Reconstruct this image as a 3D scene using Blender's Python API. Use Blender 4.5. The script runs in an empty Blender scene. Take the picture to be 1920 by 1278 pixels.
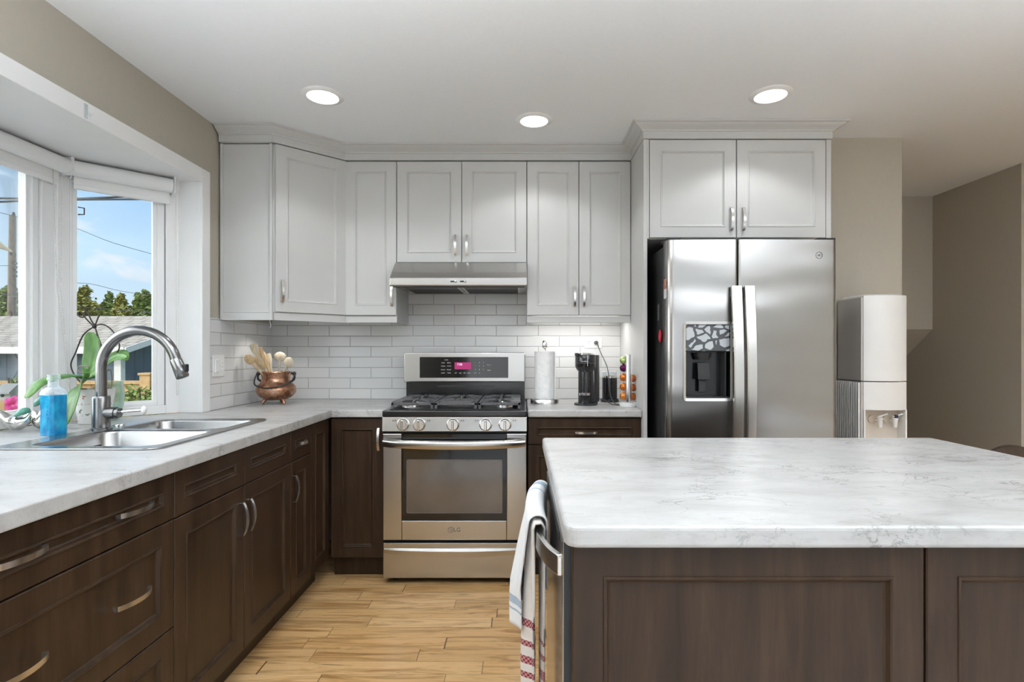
import bpy, bmesh, math, random
from mathutils import Matrix, Vector
random.seed(7)
PI = math.pi
S = bpy.context.scene
COL = S.collection

# ------------------------------------------------------------------ camera
F = 1026.0; VX = 976.0; VY = 658.0; EYE = 1.225      # focal length and vanishing point in pixels of the 1920x1278 frame
cam = bpy.data.cameras.new('camera'); camo = bpy.data.objects.new('camera', cam); COL.objects.link(camo)
camo.location = (0, 0, EYE); camo.rotation_euler = (PI/2, 0, 0)
cam.sensor_width = 36; cam.lens = F/1920*36
cam.shift_x = -(VX-960)/1920; cam.shift_y = (VY-639)/1920
cam.clip_start = 0.02; cam.clip_end = 500
S.camera = camo

# ------------------------------------------------------------------ exposure
S.view_settings.view_transform = 'Standard'; S.view_settings.look = 'None'
S.view_settings.gamma = 1; S.view_settings.use_curve_mapping = False
S.view_settings.exposure = 0.5
S.cycles.use_denoising = True
S.cycles.max_bounces = 10; S.cycles.diffuse_bounces = 6; S.cycles.glossy_bounces = 5
S.cycles.transparent_max_bounces = 12; S.cycles.caustics_reflective = False; S.cycles.caustics_refractive = False
S.cycles.sample_clamp_indirect = 8

# ------------------------------------------------------------------ node helpers
class NT:
    def __init__(s, nt): s.t = nt; s.n = nt.nodes; s.l = nt.links
    def new(s, kind, **kw):
        n = s.n.new(kind)
        for k, v in kw.items(): setattr(n, k, v)
        return n
    def put(s, sock, v):
        if isinstance(v, bpy.types.NodeSocket): s.l.new(v, sock)
        else: sock.default_value = v
    def math(s, op, a, b=None, c=None, clamp=False):
        n = s.new('ShaderNodeMath', operation=op, use_clamp=clamp); s.put(n.inputs[0], a)
        if b is not None: s.put(n.inputs[1], b)
        if c is not None: s.put(n.inputs[2], c)
        return n.outputs[0]
    def vmath(s, op, a, b=None):
        n = s.new('ShaderNodeVectorMath', operation=op); s.put(n.inputs[0], a)
        if b is not None: s.put(n.inputs[1], b)
        return n.outputs['Value'] if op in ('DOT_PRODUCT', 'LENGTH') else n.outputs[0]
    def mix(s, f, a, b, mode='MIX'):
        n = s.new('ShaderNodeMix', data_type='RGBA', blend_type=mode); s.put(n.inputs[0], f)
        for k, v in ((6, a), (7, b)):
            s.put(n.inputs[k], v if isinstance(v, bpy.types.NodeSocket) else (*v, 1)[:4])
        return n.outputs[2]
    def ramp(s, f, stops):
        n = s.new('ShaderNodeValToRGB'); s.put(n.inputs[0], f); e = n.color_ramp.elements
        while len(e) < len(stops): e.new(0.5)
        for k, (p, c) in zip(e, stops): k.position = p; k.color = (*c, 1)[:4]
        return n.outputs[0]
    def mrange(s, v, a, b, c=0.0, d=1.0):
        n = s.new('ShaderNodeMapRange'); s.put(n.inputs[0], v)
        for i, x in enumerate((a, b, c, d)): s.put(n.inputs[i+1], x)
        return n.outputs[0]
    def noise(s, vec, scale, detail=3, rough=.5, dist=0.0):
        n = s.new('ShaderNodeTexNoise'); s.put(n.inputs['Vector'], vec); s.put(n.inputs['Scale'], scale)
        s.put(n.inputs['Detail'], detail); s.put(n.inputs['Roughness'], rough); s.put(n.inputs['Distortion'], dist)
        return n.outputs['Fac']
    def pos(s, scale=(1, 1, 1), off=(0, 0, 0)):
        g = s.new('ShaderNodeNewGeometry').outputs['Position']
        m = s.new('ShaderNodeMapping'); s.put(m.inputs[0], g); m.inputs['Scale'].default_value = scale; m.inputs['Location'].default_value = off
        return m.outputs[0]
    def bump(s, h, strength=.3, dist=.002):
        n = s.new('ShaderNodeBump'); s.put(n.inputs['Height'], h); n.inputs['Strength'].default_value = strength; n.inputs['Distance'].default_value = dist
        return n.outputs[0]

# ------------------------------------------------------------------ sky: blue with small clouds, plus an unseen glow added behind left to light the bay
SUN_DIR = Vector((0.35, -0.80, 0.62)).normalized()
GLOW = 6.0
wd = bpy.data.worlds.new('sky'); S.world = wd; wd.use_nodes = True
W = NT(wd.node_tree); W.n.clear()
dirn = W.new('ShaderNodeTexCoord').outputs['Generated']
sep = W.new('ShaderNodeSeparateXYZ'); W.put(sep.inputs[0], dirn)
grad = W.ramp(W.math('MAXIMUM', sep.outputs[2], 0.0), [(0.0, (.80, .90, 1.0)), (.12, (.58, .79, 1.0)), (.30, (.33, .60, .97)), (1, (.18, .40, .82))])
mp = W.new('ShaderNodeMapping'); W.put(mp.inputs[0], dirn); mp.inputs['Scale'].default_value = (9, 9, 22)
cl = W.mrange(W.noise(mp.outputs[0], 1.0, 4, .5, .3), .60, .74)
skyc = W.mix(W.math('MULTIPLY', cl, .75), grad, (.95, .93, .95))
GLOW_DIR = Vector((-.78, -.52, .36)).normalized()
glow = W.math('POWER', W.math('MAXIMUM', W.vmath('DOT_PRODUCT', dirn, tuple(GLOW_DIR)), 0.0), 2.5)
gl = W.new('ShaderNodeVectorMath', operation='SCALE'); W.put(gl.inputs[0], (1.0, .985, .96)); W.put(gl.inputs['Scale'], W.math('MULTIPLY', glow, GLOW))
tot = W.vmath('ADD', skyc, gl.outputs[0])
bg = W.new('ShaderNodeBackground'); W.put(bg.inputs[0], tot); bg.inputs[1].default_value = 0.72
wo = W.new('ShaderNodeOutputWorld'); W.l.new(bg.outputs[0], wo.inputs[0])

# ------------------------------------------------------------------ sun and daylight portals
def lamp(name, kind, loc, energy, color=(1, 1, 1), rot=(0, 0, 0), **kw):
    d = bpy.data.lights.new(name, kind); d.energy = energy; d.color = color
    for k, v in kw.items(): setattr(d, k, v)
    o = bpy.data.objects.new(name, d); COL.objects.link(o); o.location = loc; o.rotation_euler = rot
    return o
so = lamp('sun', 'SUN', (3, -10, 9), 0.8, (1, .92, .80), angle=math.radians(1.2))
so.rotation_euler = SUN_DIR.to_track_quat('Z', 'Y').to_euler()
p1 = lamp('added_door_daylight', 'AREA', (1.2, -3.98, 1.1), 1, shape='RECTANGLE', size=4.6, size_y=2.1, rot=(PI/2, 0, 0)); p1.data.cycles.is_portal = True
p2 = lamp('bay_daylight', 'AREA', (-1.74, 1.8, 1.5), 1, shape='RECTANGLE', size=1.9, size_y=1.1, rot=(0, -PI/2, 0)); p2.rotation_euler = (PI/2, 0, -PI/2); p2.data.cycles.is_portal = True

# ceiling lamps: positions of the recessed pots (three in view, the others added out of view as fill light)
POTS = [(-.925, 2.56), (.07, 2.83), (1.165, 2.55)]
ADDED_POTS = [(-1.1, 1.15), (-.35, 1.45), (1.5, 1.45), (-.9, -1.9), (.9, -1.9), (2.6, -1.9)]
POT_W = 7.5; ADDED_POT_W = 11.0
CEIL = 2.42
for (x, y) in POTS:
    lamp('ceiling_spot', 'SPOT', (x, y, CEIL-.016), POT_W, (.95, .98, 1), spot_size=math.radians(126), spot_blend=.35, shadow_soft_size=.05)
for (x, y) in ADDED_POTS:
    lamp('ceiling_spot', 'SPOT', (x, y, CEIL-.016), ADDED_POT_W, (.97, .985, 1), spot_size=math.radians(140), spot_blend=.6, shadow_soft_size=.06)
UP_W = 175.0
ADDED_UPLIGHTS = [(-.72, .15), (1.75, .05), (2.9, -1.9)]      # unseen uplights added to brighten the ceiling and room
for (x, y) in ADDED_UPLIGHTS:
    lamp('added_uplight', 'SPOT', (x, y, 1.50), UP_W, (.91, .96, 1), rot=(PI, 0, 0), spot_size=math.radians(156), spot_blend=.7, shadow_soft_size=.10)

# ------------------------------------------------------------------ materials
def mat(name, col=(.8, .8, .8), rough=.5, metal=0.0, spec=.5, **kw):
    m = bpy.data.materials.new(name); m.use_nodes = True
    t = NT(m.node_tree); b = t.n['Principled BSDF']
    b.inputs['Base Color'].default_value = (*col, 1); b.inputs['Roughness'].default_value = rough
    b.inputs['Metallic'].default_value = metal; b.inputs['Specular IOR Level'].default_value = spec
    for k, v in kw.items(): b.inputs[k.replace('_', ' ')].default_value = v
    m['_'] = 1
    return m, t, b
def simple(name, col, rough=.5, metal=0.0, spec=.5, var=.04, scale=20, **kw):
    """plain colour with a little procedural unevenness"""
    m, t, b = mat(name, col, rough, metal, spec, **kw)
    n = t.noise(t.pos(), scale, 3)
    f = t.mrange(n, .3, .7, 1-var, 1+var)
    v = t.new('ShaderNodeVectorMath', operation='SCALE'); t.put(v.inputs[0], col); t.put(v.inputs['Scale'], f)
    t.l.new(v.outputs[0], b.inputs['Base Color'])
    return m
def srgb(r, g, b):
    f = lambda c: (c/255/12.92) if c/255 <= .04045 else ((c/255+.055)/1.055)**2.4
    return (f(r), f(g), f(b))
M = {}
M['ceiling'] = simple('ceiling_paint', (.85, .87, .89), .9, spec=.2, var=.01, scale=60)
M['wall'] = simple('beige_wall_paint', srgb(183, 176, 163), .8, spec=.25, var=.015, scale=40)
M['white'] = simple('white_cabinet_paint', (.60, .60, .59), .38, spec=.4, var=.012, scale=8)
M['trim'] = simple('white_trim_paint', (.87, .87, .87), .35, spec=.4, var=.012, scale=10)
M['vinyl'] = simple('white_vinyl', (.88, .88, .88), .3, spec=.5, var=.01, scale=10)
M['plastic'] = simple('white_plastic', (.85, .85, .84), .3, var=.01)
M['black'] = simple('black_enamel', (.012, .012, .013), .18, spec=.6, var=.1)
M['blackm'] = simple('black_matte', (.018, .018, .019), .5, var=.1)
M['iron'] = simple('cast_iron', (.085, .085, .09), .42, spec=.6, var=.25, scale=80)
M['darkslot'] = simple('dark_gap', (.01, .009, .008), .8, spec=.1)
M['charcoal'] = simple('charcoal_case', (.035, .036, .038), .42, var=.06)
M['chrome'] = simple('chrome', (.78, .78, .78), .12, 1.0, var=.02)
M['nickel'] = simple('brushed_nickel', (.76, .75, .73), .26, 1.0, var=.03, scale=120)

def steel(name, base, rough, sx=(1, 1, 1), wave=0.0, aniso=.5, wscale=2.2):
    m, t, b = mat(name, base, rough, 1.0)
    n = t.noise(t.pos(sx), 60, 4, .6)
    t.l.new(t.mrange(n, .3, .7, rough*.94, rough*1.08), b.inputs['Roughness'])
    v = t.new('ShaderNodeVectorMath', operation='SCALE'); t.put(v.inputs[0], base); t.put(v.inputs['Scale'], t.mrange(n, 0.3, .7, .97, 1.02))
    t.l.new(v.outputs[0], b.inputs['Base Color'])
    h = t.math('MULTIPLY', n, .003 if not wave else 0.0)
    if wave:
        w = t.noise(t.pos((.6, .6, 1.7)), wscale, 1, .4)
        h = t.math('ADD', h, t.math('MULTIPLY', w, 60*wave))
    t.l.new(t.bump(h, .25, .0008), b.inputs['Normal'])
    b.inputs['Anisotropic'].default_value = aniso
    return m
M['steel'] = steel('brushed_steel', (.53, .52, .505), .25, (.6, 6, 14))
M['fridge'] = steel('fridge_steel', (.42, .408, .398), .25, (.6, 6, 14), wave=1.5, aniso=.3)
M['sinksteel'] = steel('sink_steel', (.40, .40, .40), .24, (3, 3, 3))
M['faucet'] = steel('faucet_steel', (.24, .24, .24), .22, (8, 8, .6))

def wood_dark(name):
    m, t, b = mat(name, (.05, .03, .02), .40, spec=.30)
    p = t.pos((9, 9, .9))
    n1 = t.noise(p, 2.2, 6, .62, .6)
    n2 = t.noise(t.pos((40, 40, 2.2)), 3.0, 4, .6)
    n3 = t.noise(t.pos((2.2, 2.2, 1.2)), 1.6, 3, .5, .8)
    c = t.ramp(n1, [(.28, (.022, .0115, .0058)), (.5, (.044, .0245, .0132)), (.72, (.068, .0400, .0225))])
    c = t.mix(t.mrange(n2, .42, .72, 0, .38), c, (.024, .0145, .010))
    c = t.mix(t.mrange(n3, .5, .75, 0, .35), c, (.060, .039, .027))
    vor = t.new('ShaderNodeTexVoronoi'); t.put(vor.inputs['Vector'], t.pos((1, 1, .55))); vor.inputs['Scale'].default_value = 3.1
    c = t.mix(t.mrange(vor.outputs['Distance'], .02, .06, .75, 0), c, (.016, .009, .006))
    t.l.new(c, b.inputs['Base Color'])
    t.l.new(t.mrange(n1, .3, .7, .32, .44), b.inputs['Roughness'])
    t.l.new(t.bump(n2, .08, .001), b.inputs['Normal'])
    return m
M['wood'] = wood_dark('dark_stained_wood')

def laminate():
    m, t, b = mat('marble_laminate', (.7, .7, .69), .33, spec=.5)
    p = t.pos((1, 2.6, 1.6))
    n = t.noise(p, 4.5, 7, .62, .5)
    c = t.ramp(n, [(.28, (.37, .365, .355)), (.46, (.465, .461, .454)), (.62, (.52, .517, .51))])
    fine = t.noise(t.pos((6, 40, 20)), 5, 3, .6)
    c = t.mix(t.mrange(fine, .52, .72, 0, .35), c, (.31, .305, .295))
    def vein(scale, w, dist, off, col, strength, c, mlo):
        v = t.noise(t.pos((1, 1.9, 1.4), off), scale, 6, .62, dist)
        a = t.math('ABSOLUTE', t.math('SUBTRACT', v, .5))
        line = t.mrange(a, 0.0, w, strength, 0.0)
        mask = t.mrange(t.noise(t.pos((1, 1, 1), off), 4.0, 3, .5), mlo, mlo+.14)
        return t.mix(t.math('MULTIPLY', line, mask), c, col)
    c = vein(4.2, .013, .9, (3, 1, 2), (.17, .16, .15), .85, c, .46)
    c = vein(10, .015, .6, (8, 5, 1), (.15, .145, .14), .8, c, .53)
    t.l.new(c, b.inputs['Base Color'])
    return m
M['counter'] = laminate()

def tile(name, along):
    m, t, b = mat(name, (.7, .7, .7), .16, spec=.5)
    g = t.new('ShaderNodeSeparateXYZ'); t.put(g.inputs[0], t.new('ShaderNodeNewGeometry').outputs['Position'])
    cx = t.new('ShaderNodeCombineXYZ')
    t.put(cx.inputs[0], t.math('ADD', g.outputs[along], .0207 if along == 0 else .04)); t.put(cx.inputs[1], t.math('SUBTRACT', g.outputs[2], .914))
    br = t.new('ShaderNodeTexBrick', offset=.5, offset_frequency=2, squash=1, squash_frequency=2)
    t.put(br.inputs['Vector'], cx.outputs[0])
    for k, v in (('Scale', 1), ('Mortar Size', .0022), ('Mortar Smooth', .1), ('Bias', 0), ('Brick Width', .2713), ('Row Height', .0682)): br.inputs[k].default_value = v
    br.inputs['Color1'].default_value = (.70, .70, .695, 1); br.inputs['Color2'].default_value = (.735, .735, .73, 1); br.inputs['Mortar'].default_value = (.40, .395, .39, 1)
    t.l.new(br.outputs['Color'], b.inputs['Base Color'])
    br2 = t.new('ShaderNodeTexBrick', offset=.5, offset_frequency=2)
    t.put(br2.inputs['Vector'], cx.outputs[0])
    for k, v in (('Scale', 1), ('Mortar Size', .006), ('Mortar Smooth', 1.0), ('Bias', 0), ('Brick Width', .2713), ('Row Height', .0682)): br2.inputs[k].default_value = v
    h = t.math('SUBTRACT', 1.0, br2.outputs['Fac'])
    h = t.math('ADD', h, t.math('MULTIPLY', t.noise(t.pos((1, 1, 1)), 9, 2), .25))
    t.l.new(t.bump(h, .35, .003), b.inputs['Normal'])
    t.l.new(t.mrange(br.outputs['Fac'], 0, 1, .14, .7), b.inputs['Roughness'])
    return m
M['tile_x'] = tile('subway_tile_back', 0)
M['tile_y'] = tile('subway_tile_side', 1)

def floor_mat():
    m, t, b = mat('hickory_planks', (.6, .4, .2), .30, spec=.4)
    g = t.new('ShaderNodeSeparateXYZ'); t.put(g.inputs[0], t.new('ShaderNodeNewGeometry').outputs['Position'])
    X, Y = g.outputs[0], g.outputs[1]
    RW = .0885
    yy = t.math('DIVIDE', t.math('ADD', Y, 20.05), RW); row = t.math('FLOOR', yy); fy = t.math('FRACT', yy)
    wn = t.new('ShaderNodeTexWhiteNoise', noise_dimensions='1D'); t.put(wn.inputs['W'], row)
    xx = t.math('DIVIDE', t.math('ADD', X, t.math('MULTIPLY', wn.outputs['Value'], 7.3)), .62)
    # uneven plank lengths: warp x per row
    xx = t.math('ADD', xx, t.math('MULTIPLY', t.math('SINE', t.math('ADD', t.math('MULTIPLY', xx, 2.1), row)), .28))
    pl = t.math('FLOOR', xx); fx = t.math('FRACT', xx)
    wn2 = t.new('ShaderNodeTexWhiteNoise', noise_dimensions='2D')
    cv = t.new('ShaderNodeCombineXYZ'); t.put(cv.inputs[0], row); t.put(cv.inputs[1], pl); t.put(wn2.inputs['Vector'], cv.outputs[0])
    rnd = wn2.outputs['Value']
    gv = t.new('ShaderNodeCombineXYZ')
    t.put(gv.inputs[0], t.math('ADD', t.math('MULTIPLY', X, 1.5), t.math('MULTIPLY', rnd, 37))); t.put(gv.inputs[1], t.math('MULTIPLY', Y, 15)); t.put(gv.inputs[2], t.math('MULTIPLY', rnd, 11))
    grain = t.noise(gv.outputs[0], 1.7, 6, .6, 1.1)
    fine = t.noise(gv.outputs[0], 9, 3, .6, .3)
    light = t.mix(rnd, (.76, .46, .19), (.86, .58, .29))
    dark = t.mix(rnd, (.42, .20, .062), (.52, .27, .095))
    c = t.mix(t.mrange(grain, .47, .67), light, dark)
    c = t.mix(t.mrange(fine, .52, .8, 0, .35), c, (.38, .22, .10))
    tone = t.mrange(wn2.outputs['Color'], 0, 1, .86, 1.08)
    v = t.new('ShaderNodeVectorMath', operation='SCALE'); t.put(v.inputs[0], c); t.put(v.inputs['Scale'], tone)
    streak = t.mrange(t.noise(gv.outputs[0], 2.7, 4, .7, .5), .60, .70, 0, .85)
    c = t.mix(streak, v.outputs[0], (.24, .13, .06))
    ey = t.math('MINIMUM', fy, t.math('SUBTRACT', 1.0, fy)); ex = t.math('MINIMUM', fx, t.math('SUBTRACT', 1.0, fx))
    gap = t.math('MAXIMUM', t.mrange(ey, .008, .016, .45, 0), t.mrange(ex, .0018, .0034, .9, 0))
    c = t.mix(gap, c, (.10, .055, .025))
    t.l.new(c, b.inputs['Base Color'])
    t.l.new(t.bump(t.math('SUBTRACT', 1.0, gap), .3, .001), b.inputs['Normal'])
    return m
M['floor'] = floor_mat()

def glass_pane():
    m = bpy.data.materials.new('window_glass'); m.use_nodes = True; t = NT(m.node_tree); t.n.clear()
    tr = t.new('ShaderNodeBsdfTransparent'); tr.inputs[0].default_value = (.97, .985, .98, 1)
    gl = t.new('ShaderNodeBsdfGlossy'); gl.inputs['Roughness'].default_value = .02
    fr = t.new('ShaderNodeFresnel'); fr.inputs[0].default_value = 1.35
    mx = t.new('ShaderNodeMixShader'); t.l.new(t.math('MULTIPLY', fr.outputs[0], .5), mx.inputs[0]); t.l.new(tr.outputs[0], mx.inputs[1]); t.l.new(gl.outputs[0], mx.inputs[2])
    o = t.new('ShaderNodeOutputMaterial'); t.l.new(mx.outputs[0], o.inputs[0])
    return m
M['pane'] = glass_pane()
def tinted(name, col, rough=.05, fac=.35):
    """thin clear or coloured glass"""
    m = bpy.data.materials.new(name); m.use_nodes = True; t = NT(m.node_tree); b = t.n['Principled BSDF']
    b.inputs['Base Color'].default_value = (*col, 1); b.inputs['Roughness'].default_value = rough
    tr = t.new('ShaderNodeBsdfTransparent'); tr.inputs[0].default_value = (*[min(1, c*.4+.6) for c in col], 1)
    lw = t.new('ShaderNodeLayerWeight'); lw.inputs[0].default_value = .45
    mx = t.new('ShaderNodeMixShader'); t.l.new(t.math('ADD', t.math('MULTIPLY', lw.outputs['Facing'], .7), fac*.5, clamp=True), mx.inputs[0])
    t.l.new(tr.outputs[0], mx.inputs[1]); t.l.new(b.outputs[0], mx.inputs[2])
    t.l.new(mx.outputs[0], t.n['Material Output'].inputs[0])
    return m
M['clear'] = tinted('clear_glass', (.85, .9, .92), .04, .15)
M['greenglass'] = tinted('pale_green_glass', (.62, .78, .70), .06, .25)
def emit(name, col, s):
    m, t, b = mat(name, (0, 0, 0), .4); b.inputs['Emission Color'].default_value = (*col, 1); b.inputs['Emission Strength'].default_value = s
    return m
M['lens'] = emit('lit_lamp_lens', (1, .98, .95), 4.0)
M['bulb'] = emit('lit_opal_glass', (1, .97, .94), 3.0)
M['display'] = emit('magenta_display', (.75, .035, .28), .42)
M['digit'] = emit('display_digit', (1, .75, .9), 1.0)
M['blackglass'] = simple('black_glass', (.008, .008, .009), .06, spec=.6, var=.05)
M['ovenglass'] = simple('oven_window_glass', (.11, .093, .08), .10, spec=.9, var=.12, scale=5)
M['mark'] = simple('printed_marks', (.75, .75, .75), .5)
M['greymark'] = simple('grey_engraving', (.12, .12, .12), .4)

# ------------------------------------------------------------------ mesh helpers
WM = {}
class MB:
    def __init__(s): s.bm = bmesh.new(); s.uv = None
    def v(s, *p): return s.bm.verts.new(p)
    def face(s, vs):
        try: return s.bm.faces.new(vs)
        except ValueError: return None
    def box(s, x0, x1, y0, y1, z0, z1):
        v = [s.v(x, y, z) for z in (z0, z1) for (x, y) in ((x0, y0), (x1, y0), (x1, y1), (x0, y1))]
        for f in ((3, 2, 1, 0), (4, 5, 6, 7), (0, 1, 5, 4), (1, 2, 6, 5), (2, 3, 7, 6), (3, 0, 4, 7)): s.face([v[i] for i in f])
        return s
    def loft(s, rings, close=True, cap=True):
        R = [[s.v(*p) for p in r] for r in rings]; n = len(R[0])
        for a, b in zip(R, R[1:]):
            for i in range(n if close else n-1):
                j = (i+1) % n; s.face([a[i], a[j], b[j], b[i]])
        if cap and close: s.face(R[0][::-1]); s.face(R[-1])
        return s
    def prism(s, poly, z0, z1):
        return s.loft([[(x, y, z0) for x, y in poly], [(x, y, z1) for x, y in poly]])
    def prism_x(s, poly, x0, x1):                      # poly in (y, z)
        return s.loft([[(x0, y, z) for y, z in poly], [(x1, y, z) for y, z in poly]])
    def prism_y(s, poly, y0, y1):                      # poly in (x, z)
        return s.loft([[(x, y0, z) for x, z in poly], [(x, y1, z) for x, z in poly]])
    def sweep3(s, pts, section, up=(0, 0, 1), scales=None, cap=True):
        """section [(a, b)] swept along pts; a along side = t x up, b along the corrected up"""
        P = [Vector(p) for p in pts]; up = Vector(up); rings = []
        for i, p in enumerate(P):
            t = (P[min(i+1, len(P)-1)]-P[max(i-1, 0)]).normalized()
            sd = t.cross(up)
            if sd.length < 1e-4: sd = t.cross(Vector((.3, .9, .2)))
            sd.normalize(); u = sd.cross(t)
            k = scales[i] if scales else 1
            ka, kb = k if isinstance(k, tuple) else (k, k)
            rings.append([tuple(p+sd*a*ka+u*b*kb) for a, b in section])
        return s.loft(rings, cap=cap)
    def tube(s, pts, r, seg=10, cap=True):
        P = [Vector(p) for p in pts]; n = len(P)
        rr = r if isinstance(r, (list, tuple)) else [r]*n
        T = [(P[min(i+1, n-1)]-P[max(i-1, 0)]).normalized() for i in range(n)]
        a = T[0].orthogonal().normalized(); rings = []
        for i in range(n):
            a = (a-T[i]*a.dot(T[i])).normalized(); b = T[i].cross(a)
            rings.append([tuple(P[i]+(a*math.cos(2*PI*k/seg)+b*math.sin(2*PI*k/seg))*rr[i]) for k in range(seg)])
        return s.loft(rings, cap=cap)
    def lathe(s, prof, c=(0, 0, 0), seg=32, mtx=None, cap=True):
        rings = []
        for r, z in prof:
            ring = []
            for k in range(seg):
                p = Vector((r*math.cos(2*PI*k/seg), r*math.sin(2*PI*k/seg), z))
                if mtx: p = mtx @ p
                ring.append(tuple(p+Vector(c)))
            rings.append(ring)
        return s.loft(rings, cap=cap)
    def cyl(s, p0, p1, r, seg=20): return s.tube([p0, p1], r, seg)
    def ball(s, c, rx, ry=None, rz=None, seg=16, rings=10):
        ry = ry or rx; rz = rz or rx
        prof = [(math.sin(PI*i/rings), -math.cos(PI*i/rings)) for i in range(rings+1)]
        prof[0] = (.02, -1); prof[-1] = (.02, 1)
        return s.lathe(prof, c, seg, Matrix.Diagonal((rx, ry, rz)).to_3x3())
    def molding(s, path, profile):
        """profile [(out, z)] swept along an XY path with mitred corners; out is to the right of travel"""
        n = len(path); rings = []
        def nrm(a, b):
            d = Vector((b[0]-a[0], b[1]-a[1])).normalized(); return Vector((d.y, -d.x))
        for i, p in enumerate(path):
            if i == 0: m = nrm(path[0], path[1])
            elif i == n-1: m = nrm(path[-2], path[-1])
            else:
                a, b = nrm(path[i-1], p), nrm(p, path[i+1]); m = (a+b); m = m/max(.2, m.dot(a))
            rings.append([(p[0]+m.x*o, p[1]+m.y*o, z) for o, z in profile])
        return s.loft(rings)
    def holed(s, outer, holes, z0, z1):
        """flat slab with holes, outlines [(x, y)]"""
        for z, flip in ((z0, True), (z1, False)):
            es = []
            for lp in [outer]+holes:
                vs = [s.v(x, y, z) for x, y in lp]
                es += [s.bm.edges.new((vs[i], vs[(i+1) % len(vs)])) for i in range(len(vs))]
            bmesh.ops.triangle_fill(s.bm, edges=es, use_beauty=True)
        for lp in [outer]+holes:
            for i in range(len(lp)):
                a, b = lp[i], lp[(i+1) % len(lp)]
                s.face([s.v(*a, z0), s.v(*b, z0), s.v(*b, z1), s.v(*a, z1)])
        bmesh.ops.remove_doubles(s.bm, verts=s.bm.verts[:], dist=1e-5)
        return s
    def xf(s, mtx):
        bmesh.ops.transform(s.bm, matrix=mtx, verts=s.bm.verts[:]); return s
    def build(s, name, m, parent=None, world=True, smooth=None, bevel=0, seg=2, sub=0, solid=0, normals=True):
        if parent is not None and world: bmesh.ops.transform(s.bm, matrix=WM[parent.name].inverted(), verts=s.bm.verts[:])
        if normals: bmesh.ops.recalc_face_normals(s.bm, faces=s.bm.faces[:])
        me = bpy.data.meshes.new(name); s.bm.to_mesh(me); s.bm.free()
        me.materials.append(M[m] if isinstance(m, str) else m)
        if smooth:
            for p in me.polygons: p.use_smooth = True
            if smooth < 180: me.set_sharp_from_angle(angle=math.radians(smooth))
        o = bpy.data.objects.new(name, me); COL.objects.link(o)
        if parent is not None: o.parent = parent; WM[o.name] = WM[parent.name]
        else: WM[o.name] = Matrix.Identity(4)
        if solid: q = o.modifiers.new('thickness', 'SOLIDIFY'); q.thickness = solid; q.offset = 0
        if sub: q = o.modifiers.new('smooth', 'SUBSURF'); q.levels = sub; q.render_levels = sub
        if bevel:
            q = o.modifiers.new('edges', 'BEVEL'); q.width = bevel; q.segments = seg; q.limit_method = 'ANGLE'; q.angle_limit = math.radians(38)
            q.harden_normals = False
        return o
def tag(o, label, cat, group=None):
    o['label'] = label; o['category'] = cat
    if group: o['group'] = group
    return o
def thing(name, label, cat, loc=(0, 0, 0), rz=0.0, group=None):
    o = bpy.data.objects.new(name, None); COL.objects.link(o); o.location = loc; o.rotation_euler = (0, 0, rz); o.empty_display_size = .05
    WM[o.name] = Matrix.Translation(loc) @ Matrix.Rotation(rz, 4, 'Z')
    return tag(o, label, cat, group)
def struct(o): o['kind'] = 'structure'; return o
def text(name, body, size, mtx, m, parent, extrude=.0004, world=True):
    c = bpy.data.curves.new(name, 'FONT'); c.body = body; c.size = size; c.extrude = extrude; c.align_x = 'CENTER'; c.align_y = 'CENTER'; c.resolution_u = 3
    t = bpy.data.objects.new(name, c); COL.objects.link(t)
    dg = bpy.context.evaluated_depsgraph_get(); me = bpy.data.meshes.new_from_object(t.evaluated_get(dg))
    bpy.data.objects.remove(t); bpy.data.curves.remove(c)
    me.transform(mtx if not world else WM[parent.name].inverted() @ mtx)
    me.materials.clear(); me.materials.append(M[m])
    o = bpy.data.objects.new(name, me); COL.objects.link(o); o.parent = parent; WM[o.name] = WM[parent.name]
    return o
FRONT = Matrix.Rotation(PI/2, 4, 'X')      # text standing upright, readable from -Y
def P(px, py, d): return Vector(((px-VX)*d/F, d, EYE+(VY-py)*d/F))    # photo pixel at a known depth
def arc(cx, cy, r, a0, a1, n): return [(cx+r*math.cos(math.radians(a0+(a1-a0)*i/n)), cy+r*math.sin(math.radians(a0+(a1-a0)*i/n))) for i in range(n+1)]
def rrect(x0, x1, y0, y1, r, n=5):
    return arc(x1-r, y0+r, r, -90, 0, n)+arc(x1-r, y1-r, r, 0, 90, n)+arc(x0+r, y1-r, r, 90, 180, n)+arc(x0+r, y0+r, r, 180, 270, n)
def smoothpath(pts, n=6):
    """Catmull-Rom through pts"""
    P_ = [Vector(p) for p in pts]; out = []
    for i in range(len(P_)-1):
        a, b, c, d = P_[max(i-1, 0)], P_[i], P_[i+1], P_[min(i+2, len(P_)-1)]
        for k in range(n):
            t = k/n; out.append(.5*((2*b)+(c-a)*t+(2*a-5*b+4*c-d)*t*t+(3*b-a-3*c+d)*t**3))
    out.append(P_[-1]); return out

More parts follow.
